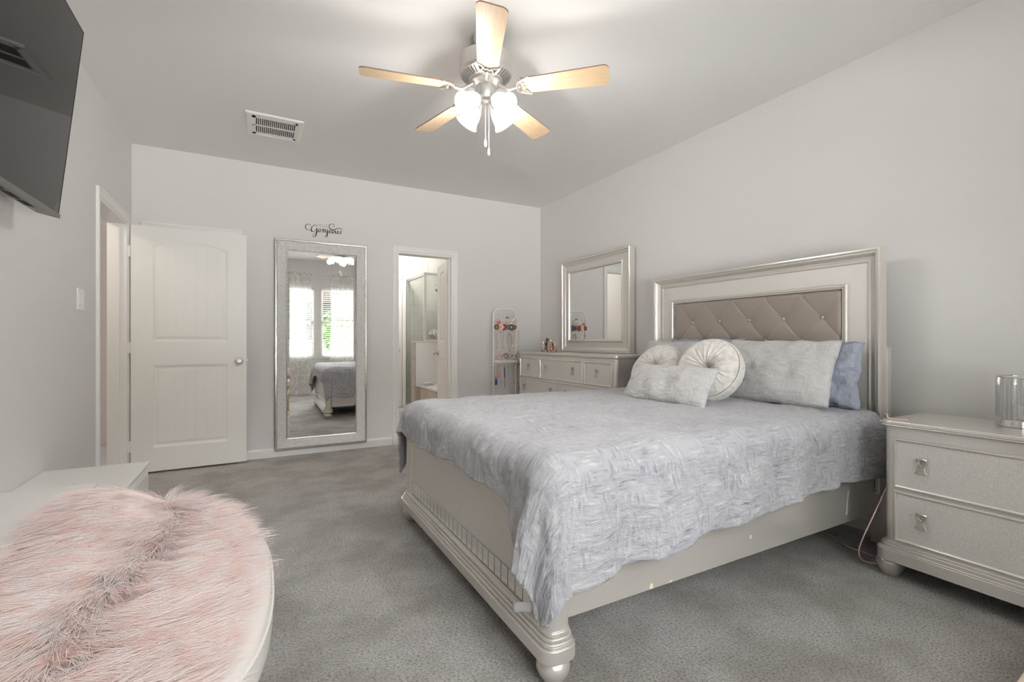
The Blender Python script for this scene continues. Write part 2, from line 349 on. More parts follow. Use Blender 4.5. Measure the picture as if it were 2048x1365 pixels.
# ------------------------------------------------------------------ setting
struct('floor', MB().box(XL - 1.6, XR + 0.12, YF - 0.12, YB + 0.06, -0.05, 0), M_carpet)
struct('ceiling', MB().box(XL - 0.12, XR + 0.12, YF - 0.12, YB + 0.12, H, H + 0.1), M_ceil)
m = MB(); m.box(XL - 0.12, XL, YF - 0.12, 4.03, 0, H); m.box(XL - 0.12, XL, 4.80, YB + 0.12, 0, H); m.box(XL - 0.12, XL, 4.03, 4.80, 2.045, H)
struct('wall_left', m, M_wall)
m = MB(); CX0, CX1, BX0, BX1 = -0.80, -0.185, 1.307, 1.925
m.box(XL, CX0, YB, YB + 0.12, 0, H); m.box(CX1, BX0, YB, YB + 0.12, 0, H); m.box(BX1, XR + 0.12, YB, YB + 0.12, 0, H)
m.box(CX0, CX1, YB, YB + 0.12, 2.04, H); m.box(BX0, BX1, YB, YB + 0.12, 2.04, H)
struct('wall_back', m, M_wall)
struct('wall_right', MB().box(XR, XR + 0.12, YF - 0.12, YB, 0, H), M_wall)
WIN = [(-0.02, 0.93), (1.07, 2.02)]; WZ0, WZ1 = 0.76, 2.18
m = MB(); y0, y1 = YF - 0.12, YF
m.box(XL, WIN[0][0], y0, y1, 0, H); m.box(WIN[0][1], WIN[1][0], y0, y1, 0, H); m.box(WIN[1][1], XR, y0, y1, 0, H)
for a, b in WIN: m.box(a, b, y0, y1, 0, WZ0); m.box(a, b, y0, y1, WZ1, H)
struct('wall_front', m, M_wall)

def baseboard(name, a, b, fn):
    m = MB(); m.prism([(0, 0), (0.014, 0), (0.014, 0.065), (0.010, 0.075), (0.004, 0.082), (0, 0.085)], a, b, fn); return struct(name, m, M_trim)
baseboard('baseboard_back', CX1 + 0.06, BX0 - 0.06, lambda d, z, t: (t, YB - d, z))
baseboard('baseboard_back_corner', BX1 + 0.06, XR, lambda d, z, t: (t, YB - d, z))
baseboard('baseboard_left', YF, 3.965, lambda d, z, t: (XL + d, t, z))
baseboard('baseboard_right', YF, YB, lambda d, z, t: (XR - d, t, z))
baseboard('baseboard_front', XL, XR, lambda d, z, t: (t, YF + d, z))
CAS = [(0, 0), (0, 0.017), (0.010, 0.019), (0.022, 0.015), (0.045, 0.012), (0.052, 0.008), (0.057, 0.006), (0.057, 0)]
def jamb(m, fn, a0, a1, zt, depth):
    m.prism([(a0 - 0.004, -0.02), (a0 - 0.004, zt + 0.004), (a1 + 0.004, zt + 0.004), (a1 + 0.004, -0.02), (a1 - 0.012, -0.02), (a1 - 0.012, zt - 0.012), (a0 + 0.012, zt - 0.012), (a0 + 0.012, -0.02)], -0.002, depth, fn)
fb = lambda x, z, h: (x, YB - h, z)
m = MB().nested((CX0 - 0.057, CX1 + 0.057, -0.3, 2.097), CAS, fb, cap=False); struct('trim_1', m, M_trim)
m = MB().nested((BX0 - 0.052, BX1 + 0.057, -0.3, 2.097), CAS, fb, cap=False); jamb(m, lambda x, z, h: (x, YB + h, z), BX0, BX1, 2.036, 0.125)
for xs in ((BX0 + 0.008, BX0 + 0.024), (BX1 - 0.024, BX1 - 0.008)): m.box(xs[0], xs[1], YB + 0.06, YB + 0.085, 0, 2.03)
struct('trim_2', m, M_trim)
m = MB().nested((3.965, 4.862, -0.3, 2.105), CAS, lambda y, z, h: (XL + h, y, z), cap=False); jamb(m, lambda y, z, h: (XL - h, y, z), 4.03, 4.80, 2.043, 0.125)
m.box(XL - 0.07, XL - 0.045, 4.775, 4.79, 0, 2.03); m.box(XL - 0.07, XL - 0.045, 4.04, 4.055, 0, 2.03)
struct('trim_3', m, M_trim)
# hallway beyond the entry door, closet door
m = MB(); m.box(-2.5, -2.4, 2.4, 6.4, 0, H); m.box(-2.5, XL - 0.12, 6.3, 6.4, 0, H); m.box(-2.5, XL - 0.12, 2.4, 2.5, 0, H); m.box(-2.5, XL - 0.12, 2.4, 6.4, H, H + 0.05); m.box(-2.5, XL - 0.12, 4.9, 6.4, -0.05, 0)
struct('wall_hall', m, M_hall)

# heightfield door slab: two recessed panels, upper one with an arched top, beadboard grooves
def door_height(x, z, w):
    best = 0.0
    for (px0, px1, pz0, pz1, arch) in ((0.145, w - 0.145, 1.07, 1.86, 0.055), (0.145, w - 0.145, 0.20, 0.87, 0.0)):
        xc = (px0 + px1) / 2; hw = (px1 - px0) / 2; top = pz1 + (arch * (1 - ((x - xc) / hw) ** 2) if arch else 0)
        d = min(x - px0, px1 - x, z - pz0, top - z)
        if d > 0:
            if d < 0.012: h = -0.009 * d / 0.012
            elif d < 0.022: h = -0.009
            elif d < 0.040: h = -0.009 + 0.006 * (d - 0.022) / 0.018
            else:
                h = -0.003; g = ((x - px0 - 0.04) % 0.072) - 0.036
                if abs(g) < 0.005: h -= 0.0025 * (1 - abs(g) / 0.005)
            best = h
    return best
def door_slab(m, w, hgt, th, fn, step=0.0048):
    nu, nv = int(w / step), int(hgt / (step * 1.5))
    for side in (0, 1):
        m.grid(lambda a, b: fn(a * w, b * hgt, (th + door_height(a * w, b * hgt, w)) if side == 0 else -door_height(a * w, b * hgt, w)), nu, nv)
    m.nested((0, w, 0, hgt), [(0, 0), (0, th)], lambda a, b, h: fn(a, b, h), cap=False)
def knob(parent, base, n, mtl, rose=0.032, ball=0.026):
    k = MB(); M = Matrix.Translation(base) @ Vector(n).to_track_quat('Z', 'Y').to_matrix().to_4x4()
    k.lathe([(0.001, 0), (rose, 0), (rose, 0.005), (rose * 0.8, 0.010), (0.011, 0.014), (0.010, 0.030), (ball * 0.75, 0.036), (ball, 0.048), (ball * 0.95, 0.058), (ball * 0.7, 0.064), (0.012, 0.066), (0.001, 0.064)], 28, M)
    return k.build('door_knob', mtl, parent, smooth=True, auto=35)
# entry door, swung open in front of the closet door
ED = thing('door_1', 'white two panel entry door swung open in front of the closet door', 'door', (-0.90, 4.815, 0.018)); ED['kind'] = 'structure'
ED.rotation_euler = (0, 0, 0.03)
m = MB(); door_slab(m, 0.815, 2.018, 0.035, lambda a, b, h: (a, -h + 0.0175, b))
m.build('door_panel', M_door, ED, local=True, auto=30)
k = MB(); Mk = Matrix.Translation((0.758, -0.0175, 0.897)) @ Vector((0, -1, 0)).to_track_quat('Z', 'Y').to_matrix().to_4x4()
k.lathe([(0.001, 0), (0.034, 0), (0.034, 0.005), (0.027, 0.010), (0.012, 0.014), (0.011, 0.030), (0.020, 0.036), (0.027, 0.048), (0.026, 0.058), (0.019, 0.064), (0.010, 0.066), (0.001, 0.063)], 28, Mk)
k.build('door_knob', M_nickel, ED, local=True, auto=35)
k = MB(); k.box(0.813, 0.817, -0.012, 0.012, 0.87, 0.925); k.box(0.815, 0.826, -0.007, 0.007, 0.888, 0.906); k.build('latch_plate', M_bronze, ED, local=True)
for zz in (0.22, 1.02, 1.80):
    k = MB(); k.tube([(-0.006, -0.020, zz - 0.045), (-0.006, -0.020, zz + 0.045)], 0.006, 10); k.box(-0.030, 0.0, -0.021, -0.018, zz - 0.044, zz + 0.044); k.build('hinge', M_trim, ED, local=True)
# closet door leaf behind it
m = MB(); m.box(CX0, CX1, YB + 0.03, YB + 0.065, 0.01, 2.036); d2 = struct('door_2', m, M_door)

# ------------------------------------------------------------------ windows, blinds, curtains behind the camera
for i, (a, b) in enumerate(WIN):
    w = thing('window_%d' % (i + 1), 'white vinyl single hung window behind the %s curtain' % ('first' if i == 0 else 'second'), 'window', (a, YF - 0.1, WZ0)); w['kind'] = 'structure'
    m = MB().nested((a, b, WZ0, WZ1), [(0, 0), (0, 0.05), (0.035, 0.05), (0.035, 0.0)], lambda x, z, h: (x, YF - 0.11 + h, z), cap=False)
    m.box(a + 0.03, b - 0.03, YF - 0.10, YF - 0.06, 1.45, 1.50); m.build('window_frame', M_vinyl, w)
    MB().box(a + 0.035, b - 0.035, YF - 0.092, YF - 0.088, WZ0 + 0.035, WZ1 - 0.035).build('pane', M_pane, w)
    MB().box(a - 0.03, b + 0.03, YF - 0.06, YF + 0.03, WZ0 - 0.02, WZ0).build('window_sill', M_trim, w, bevel=0.004)
    bl = thing('window_blind', 'white horizontal slat blind in the %s window' % ('first' if i == 0 else 'second, inner'), 'blind', (a, YF - 0.03, WZ1))
    bl['label'] = ('white slat blind nearest the dresser side reflected at the mirror\'s right' if i else 'white slat blind reflected at the left of the floor mirror')
    MB().box(a + 0.015, b - 0.015, YF - 0.055, YF - 0.005, WZ1 - 0.045, WZ1).build('headrail', M_vinyl, bl, bevel=0.003)
    m = MB(); z = WZ1 - 0.075
    while z > WZ0 + 0.03:
        m.prism([(-0.022, 0.003), (0, 0.0055), (0.022, 0.0), (0.022, -0.003), (0, 0.0025), (-0.022, 0)], a + 0.02, b - 0.02, lambda p, q, t, z=z: (t, YF - 0.03 + p, z + q)); z -= 0.043
    m.build('slats', M_vinyl, bl)
    m = MB(); m.box(a + 0.02, b - 0.02, YF - 0.052, YF - 0.008, WZ0 + 0.004, WZ0 + 0.018); m.build('bottom_rail', M_vinyl, bl)
    for t in (0.18, 0.5, 0.82):
        xx = a + (b - a) * t; MB().tube([(xx, YF - 0.008, WZ1 - 0.05), (xx, YF - 0.008, WZ0 + 0.01)], 0.0014, 6).build('ladder_cord', M_vinyl, bl)
rod = thing('curtain_rod', 'slim nickel curtain rod above the two windows', 'curtain rod', (1.0, YF + 0.09, 2.46))
MB().tube([(-0.35, YF + 0.09, 2.46), (2.45, YF + 0.09, 2.46)], 0.009, 12).build('rod', M_nickel, rod, smooth=True)
for xx in (-0.36, 2.46):
    MB().lathe([(0.001, -0.02), (0.014, -0.016), (0.018, 0), (0.012, 0.014), (0.001, 0.018)], 16, Matrix.Translation((xx, YF + 0.09, 2.46))).build('finial', M_nickel, rod, smooth=True)
for xx in (-0.2, 1.0, 2.3):
    m = MB(); m.box(xx - 0.006, xx + 0.006, YF, YF + 0.09, 2.455, 2.465); m.box(xx - 0.012, xx + 0.012, YF, YF + 0.006, 2.43, 2.49); m.build('bracket', M_nickel, rod)
def curtain(x0, x1, label, seed):
    n = 120
    def fn(u, v):
        x = x0 + (x1 - x0) * u; z = 0.03 + 2.44 * v; amp = 0.022 * (0.6 + 0.6 * (1 - v))
        return (x + 0.01 * math.sin(9 * v + seed), YF + 0.085 + amp * math.sin(u * 2 * PI * (x1 - x0) / 0.105 + 0.5 * math.sin(3 * v + seed)), z)
    o = MB().grid(fn, n, 24).build('sheer_curtain', M_sheer, smooth=True, fix=False); return tag(o, label, 'curtain')
curtain(-0.33, 0.87, 'sheer white patterned curtain over the window reflected at mirror left', 0.3)
curtain(1.24, 2.40, 'sheer white patterned curtain behind the bed foot in the mirror', 1.7)
# outside
m = MB().box(-14, 16, -30, -0.7, -0.4, -0.35); tag(m.build('lawn', M_lawn), 'green lawn outside the windows', 'lawn', kind='structure')
def tree(name, x, y, h, r, label, seed):
    t = thing(name, label, 'tree', (x, y, -0.35)); rs = random.Random(seed)
    MB().tube([(x, y, -0.36), (x + 0.05, y, h * 0.35), (x, y + 0.05, h * 0.7)], [0.11, 0.09, 0.05], 10).build('trunk', M_bark, t, smooth=True)
    m = MB()
    for i in range(1500):
        a = rs.uniform(0, 2 * PI); c = rs.uniform(-1, 1); q = rs.random() ** 0.4
        p = Vector((x + r * q * math.cos(a) * math.sqrt(1 - c * c), y + r * q * math.sin(a) * math.sqrt(1 - c * c), h * 0.72 + r * 1.1 * q * c)); s_ = rs.uniform(0.06, 0.12)
        d1 = Vector((rs.uniform(-1, 1), rs.uniform(-1, 1), rs.uniform(-1, 1))).normalized(); d2 = d1.orthogonal().normalized()
        m.add([p - d1 * s_, p + d2 * s_ * 0.5, p + d1 * s_, p - d2 * s_ * 0.5], [(0, 1, 2, 3)])
    m.build('foliage', M_leaf, t, fix=False)
tree('garden_tree', 0.0, -5.0, 2.7, 0.95, 'leafy green tree outside the window, seen at mirror left', 3)
tree('garden_shrub', 2.05, -3.9, 1.9, 0.72, 'green shrub outside, seen between the curtains in the mirror', 5)
hs = thing('neighbor_house', 'tan neighboring house outside the window', 'house', (3.4, -11, -0.35))
MB().box(1.6, 8.5, -13, -9.5, -0.36, 2.6).build('house_wall', M_brick, hs)
m = MB(); m.prism([(1.3, 2.55), (5.0, 5.0), (8.8, 2.55)], -13.3, -9.2, lambda a, b, t: (a, t, b)); m.build('house_roof', M_bark, hs)

# ------------------------------------------------------------------ bathroom beyond the right-hand doorway
m = MB(); m.box(0.6, 4.0, YB + 0.06, 8.6, -0.05, 0.0); struct('floor_bathroom', m, M_tile)
m = MB(); m.box(0.6, 4.0, YB + 0.12, 8.6, H, H + 0.1); struct('ceiling_bathroom', m, M_ceil)
m = MB(); m.box(0.6, 0.7, YB + 0.12, 8.6, 0, H); m.box(0.6, 2.15, 7.55, 7.65, 0, H); struct('wall_bathroom', m, M_wall)
m = MB(); m.box(2.15, 4.0, 7.55, 7.65, 0, H); m.box(3.2, 3.3, 6.56, 7.55, 0, 2.25); struct('wall_shower', m, M_shtile)
m = MB(); m.box(3.3, 3.4, YB + 0.12, 7.6, 0, H); m.box(XR + 0.12, 3.3, YB + 0.06, YB + 0.12, 0, H); struct('wall_bathroom_right', m, M_wall)
pw = thing('pony_wall', 'low tiled half wall with white marble face beside the tub', 'half wall', (2.5, 6.61, 0)); pw['kind'] = 'structure'
MB().box(1.965, 3.2, 6.57, 6.67, 0, 1.075).build('wall_core', M_tubtile, pw)
MB().box(1.995, 3.2, 6.56, 6.569, 0.44, 1.07).build('marble_panel', M_marble, pw)
MB().box(1.955, 3.2, 6.555, 6.685, 1.075, 1.09).build('cap', M_marble, pw, bevel=0.003)
tub = thing('bathtub_surround', 'tiled tub surround with white deck beside the half wall', 'bathtub', (2.6, 6.15, 0))
MB().box(2.04, 3.28, 5.74, 6.555, 0, 0.44).build('front_panel', M_tubtile, tub)
MB().nested((2.02, 3.285, 5.73, 6.555), [(0, 0.44), (0, 0.465), (0.13, 0.465), (0.16, 0.455), (0.22, 0.15), (0.3, 0.12)], XYZ).build('deck', M_marble, tub, auto=40)
m = MB(); m.nested((5.86, 6.42, 0.06, 0.34), [(0, 0), (0, 0.008), (0.02, 0.008), (0.025, 0.003), (0.03, 0.003)], lambda y, z, h: (2.04 - h, y, z)); m.build('access_panel', M_tubtile, tub)
sh = thing('shower_enclosure', 'chrome framed glass shower enclosure beyond the bathroom door', 'shower', (2.16, 6.6, 0))
m = MB(); m.box(2.13, 2.165, 6.60, 6.64, 1.09, 2.09); m.build('corner_post', M_chrome, sh)
MB().box(2.166, 3.2, 6.605, 6.635, 2.055, 2.09).build('top_rail', M_chrome, sh); MB().box(2.166, 3.2, 6.605, 6.635, 1.09, 1.115).build('sill_rail', M_chrome, sh)
m = MB(); m.box(2.135, 2.165, 6.64, 7.55, 2.05, 2.09); m.box(2.135, 2.165, 6.67, 7.55, 0.06, 0.09); m.box(2.135, 2.165, 7.51, 7.55, 0.09, 2.05); m.build('side_rail', M_nickel, sh)
MB().box(2.165, 3.2, 6.617, 6.623, 1.115, 2.055).build('front_glass', M_shower, sh)
MB().box(2.147, 2.153, 6.675, 7.51, 0.09, 2.05).build('door_glass', M_shower, sh)
MB().box(2.10, 2.20, 6.67, 7.55, 0, 0.06).build('curb', M_marble, sh)
v = thing('shower_valve', 'round chrome shower valve on the tile behind glass', 'valve', (2.60, 7.55, 1.21))
Mv = Matrix.Translation((2.60, 7.55, 1.21)) @ Vector((0, -1, 0)).to_track_quat('Z', 'Y').to_matrix().to_4x4()
MB().lathe([(0.001, 0), (0.085, 0), (0.085, 0.006), (0.07, 0.014), (0.03, 0.02), (0.03, 0.05), (0.02, 0.06), (0.001, 0.06)], 32, Mv).build('plate', M_chrome, v, auto=35)
MB().tube([(2.60, 7.49, 1.21), (2.60, 7.485, 1.15)], 0.008, 10).build('handle', M_chrome, v, smooth=True)
v = thing('shower_rose', 'chrome shower head high on the tile behind glass', 'shower head', (2.62, 7.55, 2.0))
MB().tube(spline([(2.62, 7.55, 2.02), (2.62, 7.47, 2.03), (2.62, 7.40, 1.98)], 5), 0.01, 10).build('arm', M_chrome, v, smooth=True)
MB().lathe([(0.012, 0), (0.02, 0.02), (0.05, 0.05), (0.05, 0.06), (0.001, 0.06)], 24, Matrix.Translation((2.62, 7.40, 1.98)) @ Vector((-0.1, -0.5, -1)).to_track_quat('Z', 'Y').to_matrix().to_4x4()).build('nozzle', M_bronze, v, auto=35)
# far door with lever
fd = thing('door_3', 'white door with a lever handle at the far end of the bathroom', 'door', (1.65, 7.53, 0)); fd['kind'] = 'structure'
m = MB(); m.nested((1.33, 2.05, 0.03, 2.03), [(0, 0), (0, 0.03), (0.11, 0.03), (0.12, 0.022), (0.14, 0.022), (0.15, 0.027)], lambda x, z, h: (x, 7.545 - h, z)); m.build('door_panel', M_door, fd)
m = MB(); m.nested((1.26, 2.12, -0.3, 2.1), CAS, lambda x, z, h: (x, 7.55 - h * 2, z), cap=False); m.build('casing', M_trim, fd)
m = MB(); m.lathe([(0.001, 0), (0.03, 0), (0.03, 0.008), (0.012, 0.012), (0.012, 0.05), (0.001, 0.05)], 20, Matrix.Translation((1.995, 7.515, 0.94)) @ Vector((0, -1, 0)).to_track_quat('Z', 'Y').to_matrix().to_4x4()); m.tube([(1.995, 7.47, 0.94), (1.90, 7.465, 0.945)], 0.009, 10); m.build('handle', M_nickel, fd, auto=35)
# bathroom door
bd = thing('door_4', 'white bathroom door swung inward beside the shower', 'door', (1.905, 5.075, 0.012)); bd['kind'] = 'structure'
bd.rotation_euler = (0, 0, math.radians(81.0))
m = MB(); door_slab(m, 0.60, 2.01, 0.035, lambda a, b, h: (a, h - 0.0175 - 0.02, b), 0.008); m.build('door_panel', M_door, bd, local=True, auto=30)
k = MB(); k.lathe([(0.001, 0), (0.032, 0), (0.032, 0.005), (0.025, 0.010), (0.012, 0.014), (0.011, 0.030), (0.020, 0.036), (0.027, 0.048), (0.026, 0.058), (0.019, 0.064), (0.001, 0.066)], 24, Matrix.Translation((0.545, -0.002, 0.93)) @ Vector((0, 1, 0)).to_track_quat('Z', 'Y').to_matrix().to_4x4()); k.build('door_knob', M_bronze, bd, local=True, auto=35)
for zz in (0.25, 1.0, 1.80):
    k = MB(); k.tube([(-0.006, 0.002, zz - 0.045), (-0.006, 0.002, zz + 0.045)], 0.007, 10); k.build('hinge', M_trim, bd, local=True)
def soft_rug(name, x0, x1, y0, y1, mt, label):
    m = MB(); m.nested((x0, x1, y0, y1), [(0, 0.0), (0, 0.012), (0.012, 0.020), (0.03, 0.022), (0.05, 0.020), (0.06, 0.022)], XYZ); return tag(m.build(name, mt, auto=60), label, 'bath mat')
soft_rug('bath_mat', 1.36, 1.90, 5.45, 6.33, M_mat1, 'white bath mat just inside the bathroom doorway')
soft_rug('bath_mat', 1.55, 2.08, 7.02, 7.50, M_mat2, 'pale blue bath mat before the far bathroom door')
bk = thing('folded_towel', 'small grey folded towel lying on the white tub deck', 'towel', (2.15, 6.3, 0.465))
m = MB()
for i in range(3): m.prism(rrect(-0.10 + 0.004 * i, 0.10, -0.085, 0.085 - 0.004 * i, 0.02), 0.466 + 0.013 * i, 0.478 + 0.013 * i, lambda a, b, h: (2.11 + a * 0.7, 6.40 + b, h))
m.build('folds', cmat('grey_towel', (0.50, 0.50, 0.52), 0.95), bk, bevel=0.003)
bl_ = thing('added_fixture', 'added round flush light, unseen on the bathroom ceiling', 'light', (1.95, 6.85, H))  # made-up fixture out of view, goes with the added bathroom light
MB().lathe([(0.001, -0.07), (0.09, -0.06), (0.14, -0.03), (0.15, 0)], 32, Matrix.Translation((1.95, 6.85, H))).build('diffuser', M_frost, bl_, smooth=True)
point_light('bathroom_fill', (1.95, 6.85, 2.52), 36, 0.12, (1.0, 0.97, 0.92))  # added light to brighten the bathroom, source invented

point_light('hall_fill', (-1.8, 4.3, 2.4), 18, 0.12, (1.0, 0.9, 0.78))  # added light to lift the dark doorway jamb, no hall fixture known

# ------------------------------------------------------------------ ceiling vent, switch, decal
vt = thing('ceiling_vent', 'white ceiling air vent with two rows of slots', 'vent', (0.12, 4.05, H))
VX0, VX1, VY0, VY1 = -0.075, 0.31, 3.845, 4.26
fv = lambda x, y, h: (x, y, H - h)
MB().nested((VX0, VX1, VY0, VY1), [(0, 0), (0, 0.006), (0.008, 0.012), (0.035, 0.012), (0.038, 0.005), (0.040, 0.005)], fv, cap=False).build('frame', M_plastic, vt)
MB().box(VX0 + 0.03, VX1 - 0.03, VY0 + 0.03, VY1 - 0.03, H - 0.0015, H - 0.0005).build('painted_shade', M_dark, vt)  # near-black sheet on the solid ceiling, painted shade behind the louvers
m = MB(); m.box(VX0 + 0.036, VX0 + 0.065, VY0 + 0.036, VY1 - 0.036, H - 0.010, H - 0.004); m.box(VX1 - 0.055, VX1 - 0.036, VY0 + 0.036, VY1 - 0.036, H - 0.010, H - 0.004)
m.box(VX0 + 0.04, VX1 - 0.04, VY0 + 0.036, VY0 + 0.075, H - 0.010, H - 0.004); m.box(VX0 + 0.04, VX1 - 0.04, VY1 - 0.07, VY1 - 0.036, H - 0.010, H - 0.004); m.box(VX0 + 0.04, VX1 - 0.04, 4.05, 4.062, H - 0.010, H - 0.003)
m.build('face_plate', M_plastic, vt)
m = MB(); x = VX0 + 0.072
while x < VX1 - 0.06:
    m.add([(x, VY0 + 0.07, H - 0.010), (x + 0.007, VY0 + 0.07, H - 0.003), (x + 0.007, VY1 - 0.065, H - 0.003), (x, VY1 - 0.065, H - 0.010), (x + 0.0015, VY0 + 0.07, H - 0.0105), (x + 0.0085, VY0 + 0.07, H - 0.003), (x + 0.0085, VY1 - 0.065, H - 0.003), (x + 0.0015, VY1 - 0.065, H - 0.0105)], [(0, 1, 2, 3), (7, 6, 5, 4), (0, 3, 7, 4), (0, 4, 5, 1), (3, 2, 6, 7)]); x += 0.0135
m.build('louvers', M_plastic, vt)
sw = thing('light_switch', 'white light switch plate on the wall before the entry doorway', 'switch', (XL, 3.655, 1.34))
fl = lambda y, z, h: (XL + h, y, z)
MB().nested((3.597, 3.713, 1.276, 1.402), [(0, 0), (0, 0.004), (0.005, 0.007), (0.02, 0.0075)], fl).build('plate', M_plastic, sw)
for yy in (3.632, 3.678):
    MB().nested((yy - 0.017, yy + 0.017, 1.306, 1.372), [(0, 0.0075), (0, 0.009), (0.003, 0.0105)], fl).build('rocker', M_plastic, sw)

# wall lettering: strokes in the wall plane, variable-width ribbons
def ribbon(m, pts, widths, fn, n=10):
    P = spline([(a, b, w) for (a, b), w in zip(pts, widths)], n); v = []
    for i, p in enumerate(P):
        t = P[min(i + 1, len(P) - 1)] - P[max(i - 1, 0)]; t = Vector((t.x, t.y)); t.normalize(); nn = Vector((-t.y, t.x)) * p.z * 0.5
        v += [fn(p.x + nn.x, p.y + nn.y, 0.0012), fn(p.x - nn.x, p.y - nn.y, 0.0012)]
    m.add(v, [(2 * i, 2 * i + 1, 2 * i + 3, 2 * i + 2) for i in range(len(P) - 1)])
dec = thing('wall_lettering', 'black cursive wall lettering reading Hello Gorgeous above the mirror', 'wall decal', (0.57, YB, 2.17))
# pixel-style layout units: taken in crop units then scaled onto the wall (x 0..740 -> 0.352 m)
SC = 0.352 / 740.0
fw = lambda a, b, h: (0.404 + (a - 635) * SC, YB - h, 2.230 - (b - 80 - (a - 635) * 0.118) * SC * 1.05)
m = MB(); T, K = 7, 20
def st(p, w): ribbon(m, p, w, fw)
st([(742, 160), (735, 105), (685, 92), (645, 125), (655, 180), (700, 205), (760, 198)], [4, 8, 10, 14, 13, 8, 6])
st([(850, 145), (845, 112), (800, 118), (762, 165), (760, 225), (790, 238), (835, 215), (862, 178), (858, 240), (845, 310), (810, 345), (785, 325), (800, 290), (850, 255), (890, 235)], [8, 9, 10, 16, 22, 12, 8, 14, 24, 20, 10, 8, 8, 6, 6])
st([(925, 190), (900, 200), (893, 232), (912, 250), (935, 232), (936, 200), (918, 190), (940, 205), (965, 195)], [8, 14, 20, 12, 14, 12, 8, 6, 6])
st([(962, 185), (980, 200), (995, 192), (985, 215), (980, 262)], [6, 9, 10, 18, 22])
st([(985, 225), (1005, 200), (1022, 205)], [6, 10, 14])
st([(1062, 210), (1035, 208), (1020, 235), (1035, 258), (1060, 240), (1068, 208), (1066, 270), (1058, 330), (1035, 350), (1016, 330), (1035, 300), (1075, 275), (1100, 252)], [8, 12, 20, 12, 10, 14, 22, 20, 10, 8, 8, 6, 6])
st([(1100, 248), (1130, 238), (1138, 215), (1115, 212), (1100, 240), (1112, 270), (1142, 262), (1160, 250)], [6, 8, 8, 10, 20, 14, 8, 6])
st([(1185, 220), (1162, 225), (1155, 258), (1172, 280), (1195, 262), (1196, 230), (1180, 222), (1200, 235), (1218, 228)], [8, 14, 20, 12, 14, 12, 8, 6, 6])
st([(1222, 222), (1220, 260), (1232, 282), (1256, 268), (1268, 228), (1264, 272), (1278, 288), (1296, 270)], [14, 20, 14, 10, 18, 20, 10, 6])
st([(1290, 275), (1318, 235), (1322, 250), (1332, 275), (1318, 292), (1298, 285)], [6, 8, 12, 20, 12, 10])
st([(1345, 262), (1358, 225), (1330, 188), (1270, 180), (1200, 205), (1130, 192), (1098, 150), (1110, 105), (1160, 90), (1200, 115), (1190, 152), (1160, 152)], [4, 8, 10, 12, 13, 14, 14, 12, 9, 8, 6, 4])
m.build('script_word', M_decal, dec, fix=False)
m = MB()
for p in ([(880, 85), (880, 140)], [(912, 88), (912, 143)], [(880, 112), (912, 115)], [(930, 92), (930, 146)], [(930, 93), (955, 95)], [(930, 118), (950, 120)], [(930, 146), (956, 148)], [(975, 97), (975, 150)], [(975, 150), (998, 152)], [(1012, 100), (1012, 153)], [(1012, 153), (1035, 155)]):
    ribbon(m, p, [5, 5], fw, 2)
ribbon(m, [(1055 + 17 * math.cos(a), 130 + 27 * math.sin(a)) for a in np.linspace(0, 2 * PI, 14)], [5] * 14, fw, 3)
m.build('small_word', M_decalg, dec, fix=False)

# ------------------------------------------------------------------ TV
P0 = Vector((-0.763, 2.025, 1.642)); UP = Vector((0.084, 0, 0.827)).normalized(); NN = Vector((UP.z, 0, -UP.x))
def tvp(u, v, w): p = P0 + Vector((0, u, 0)) + UP * v + NN * w; return (p.x, p.y, p.z)
tvt = thing('television', 'large black television tilted on the left wall', 'television', tuple(P0))
MB().nested((-0.725, 0.725, 0, 0.83), [(0, -0.03), (0, 0.0), (0.004, 0.0), (0.006, -0.001)], tvp).build('screen', M_screen, tvt)
m = MB(); m.nested((-0.725, 0.725, 0, 0.83), [(0, -0.030), (0.02, -0.034), (0.06, -0.040)], tvp)
m.nested((-0.60, 0.60, -0.002, 0.42), [(0, -0.03), (0.01, -0.055), (0.03, -0.062)], tvp); m.build('back_cover', M_bezel, tvt)
m = MB()
v8 = [tvp(u, v, w) for u in (-0.725, 0.725) for v, w in ((-0.014, 0.005), (0.004, 0.005), (0.004, -0.03), (-0.004, -0.072))]
m.add(v8, [(0, 1, 2, 3), (7, 6, 5, 4), (0, 4, 5, 1), (1, 5, 6, 2), (2, 6, 7, 3), (3, 7, 4, 0)]); m.build('lower_bezel', M_bezel, tvt)
m = MB()
for i in range(9):
    u = -0.56 + i * 0.13; m.add([tvp(u, -0.0110, -0.030), tvp(u + 0.10, -0.0110, -0.030), tvp(u + 0.10, -0.0064, -0.060), tvp(u, -0.0064, -0.060)], [(0, 1, 2, 3)])
m.build('speaker_slots', M_dark, tvt, fix=False)
m = MB(); m.box(XL, XL + 0.02, 1.80, 2.25, 1.98, 2.25)
for yy in (1.86, 2.17): m.box(XL + 0.01, -0.755, yy, yy + 0.03, 2.0, 2.04); m.box(XL + 0.01, -0.735, yy, yy + 0.03, 2.15, 2.19)
m.build('wall_mount', M_black, tvt)

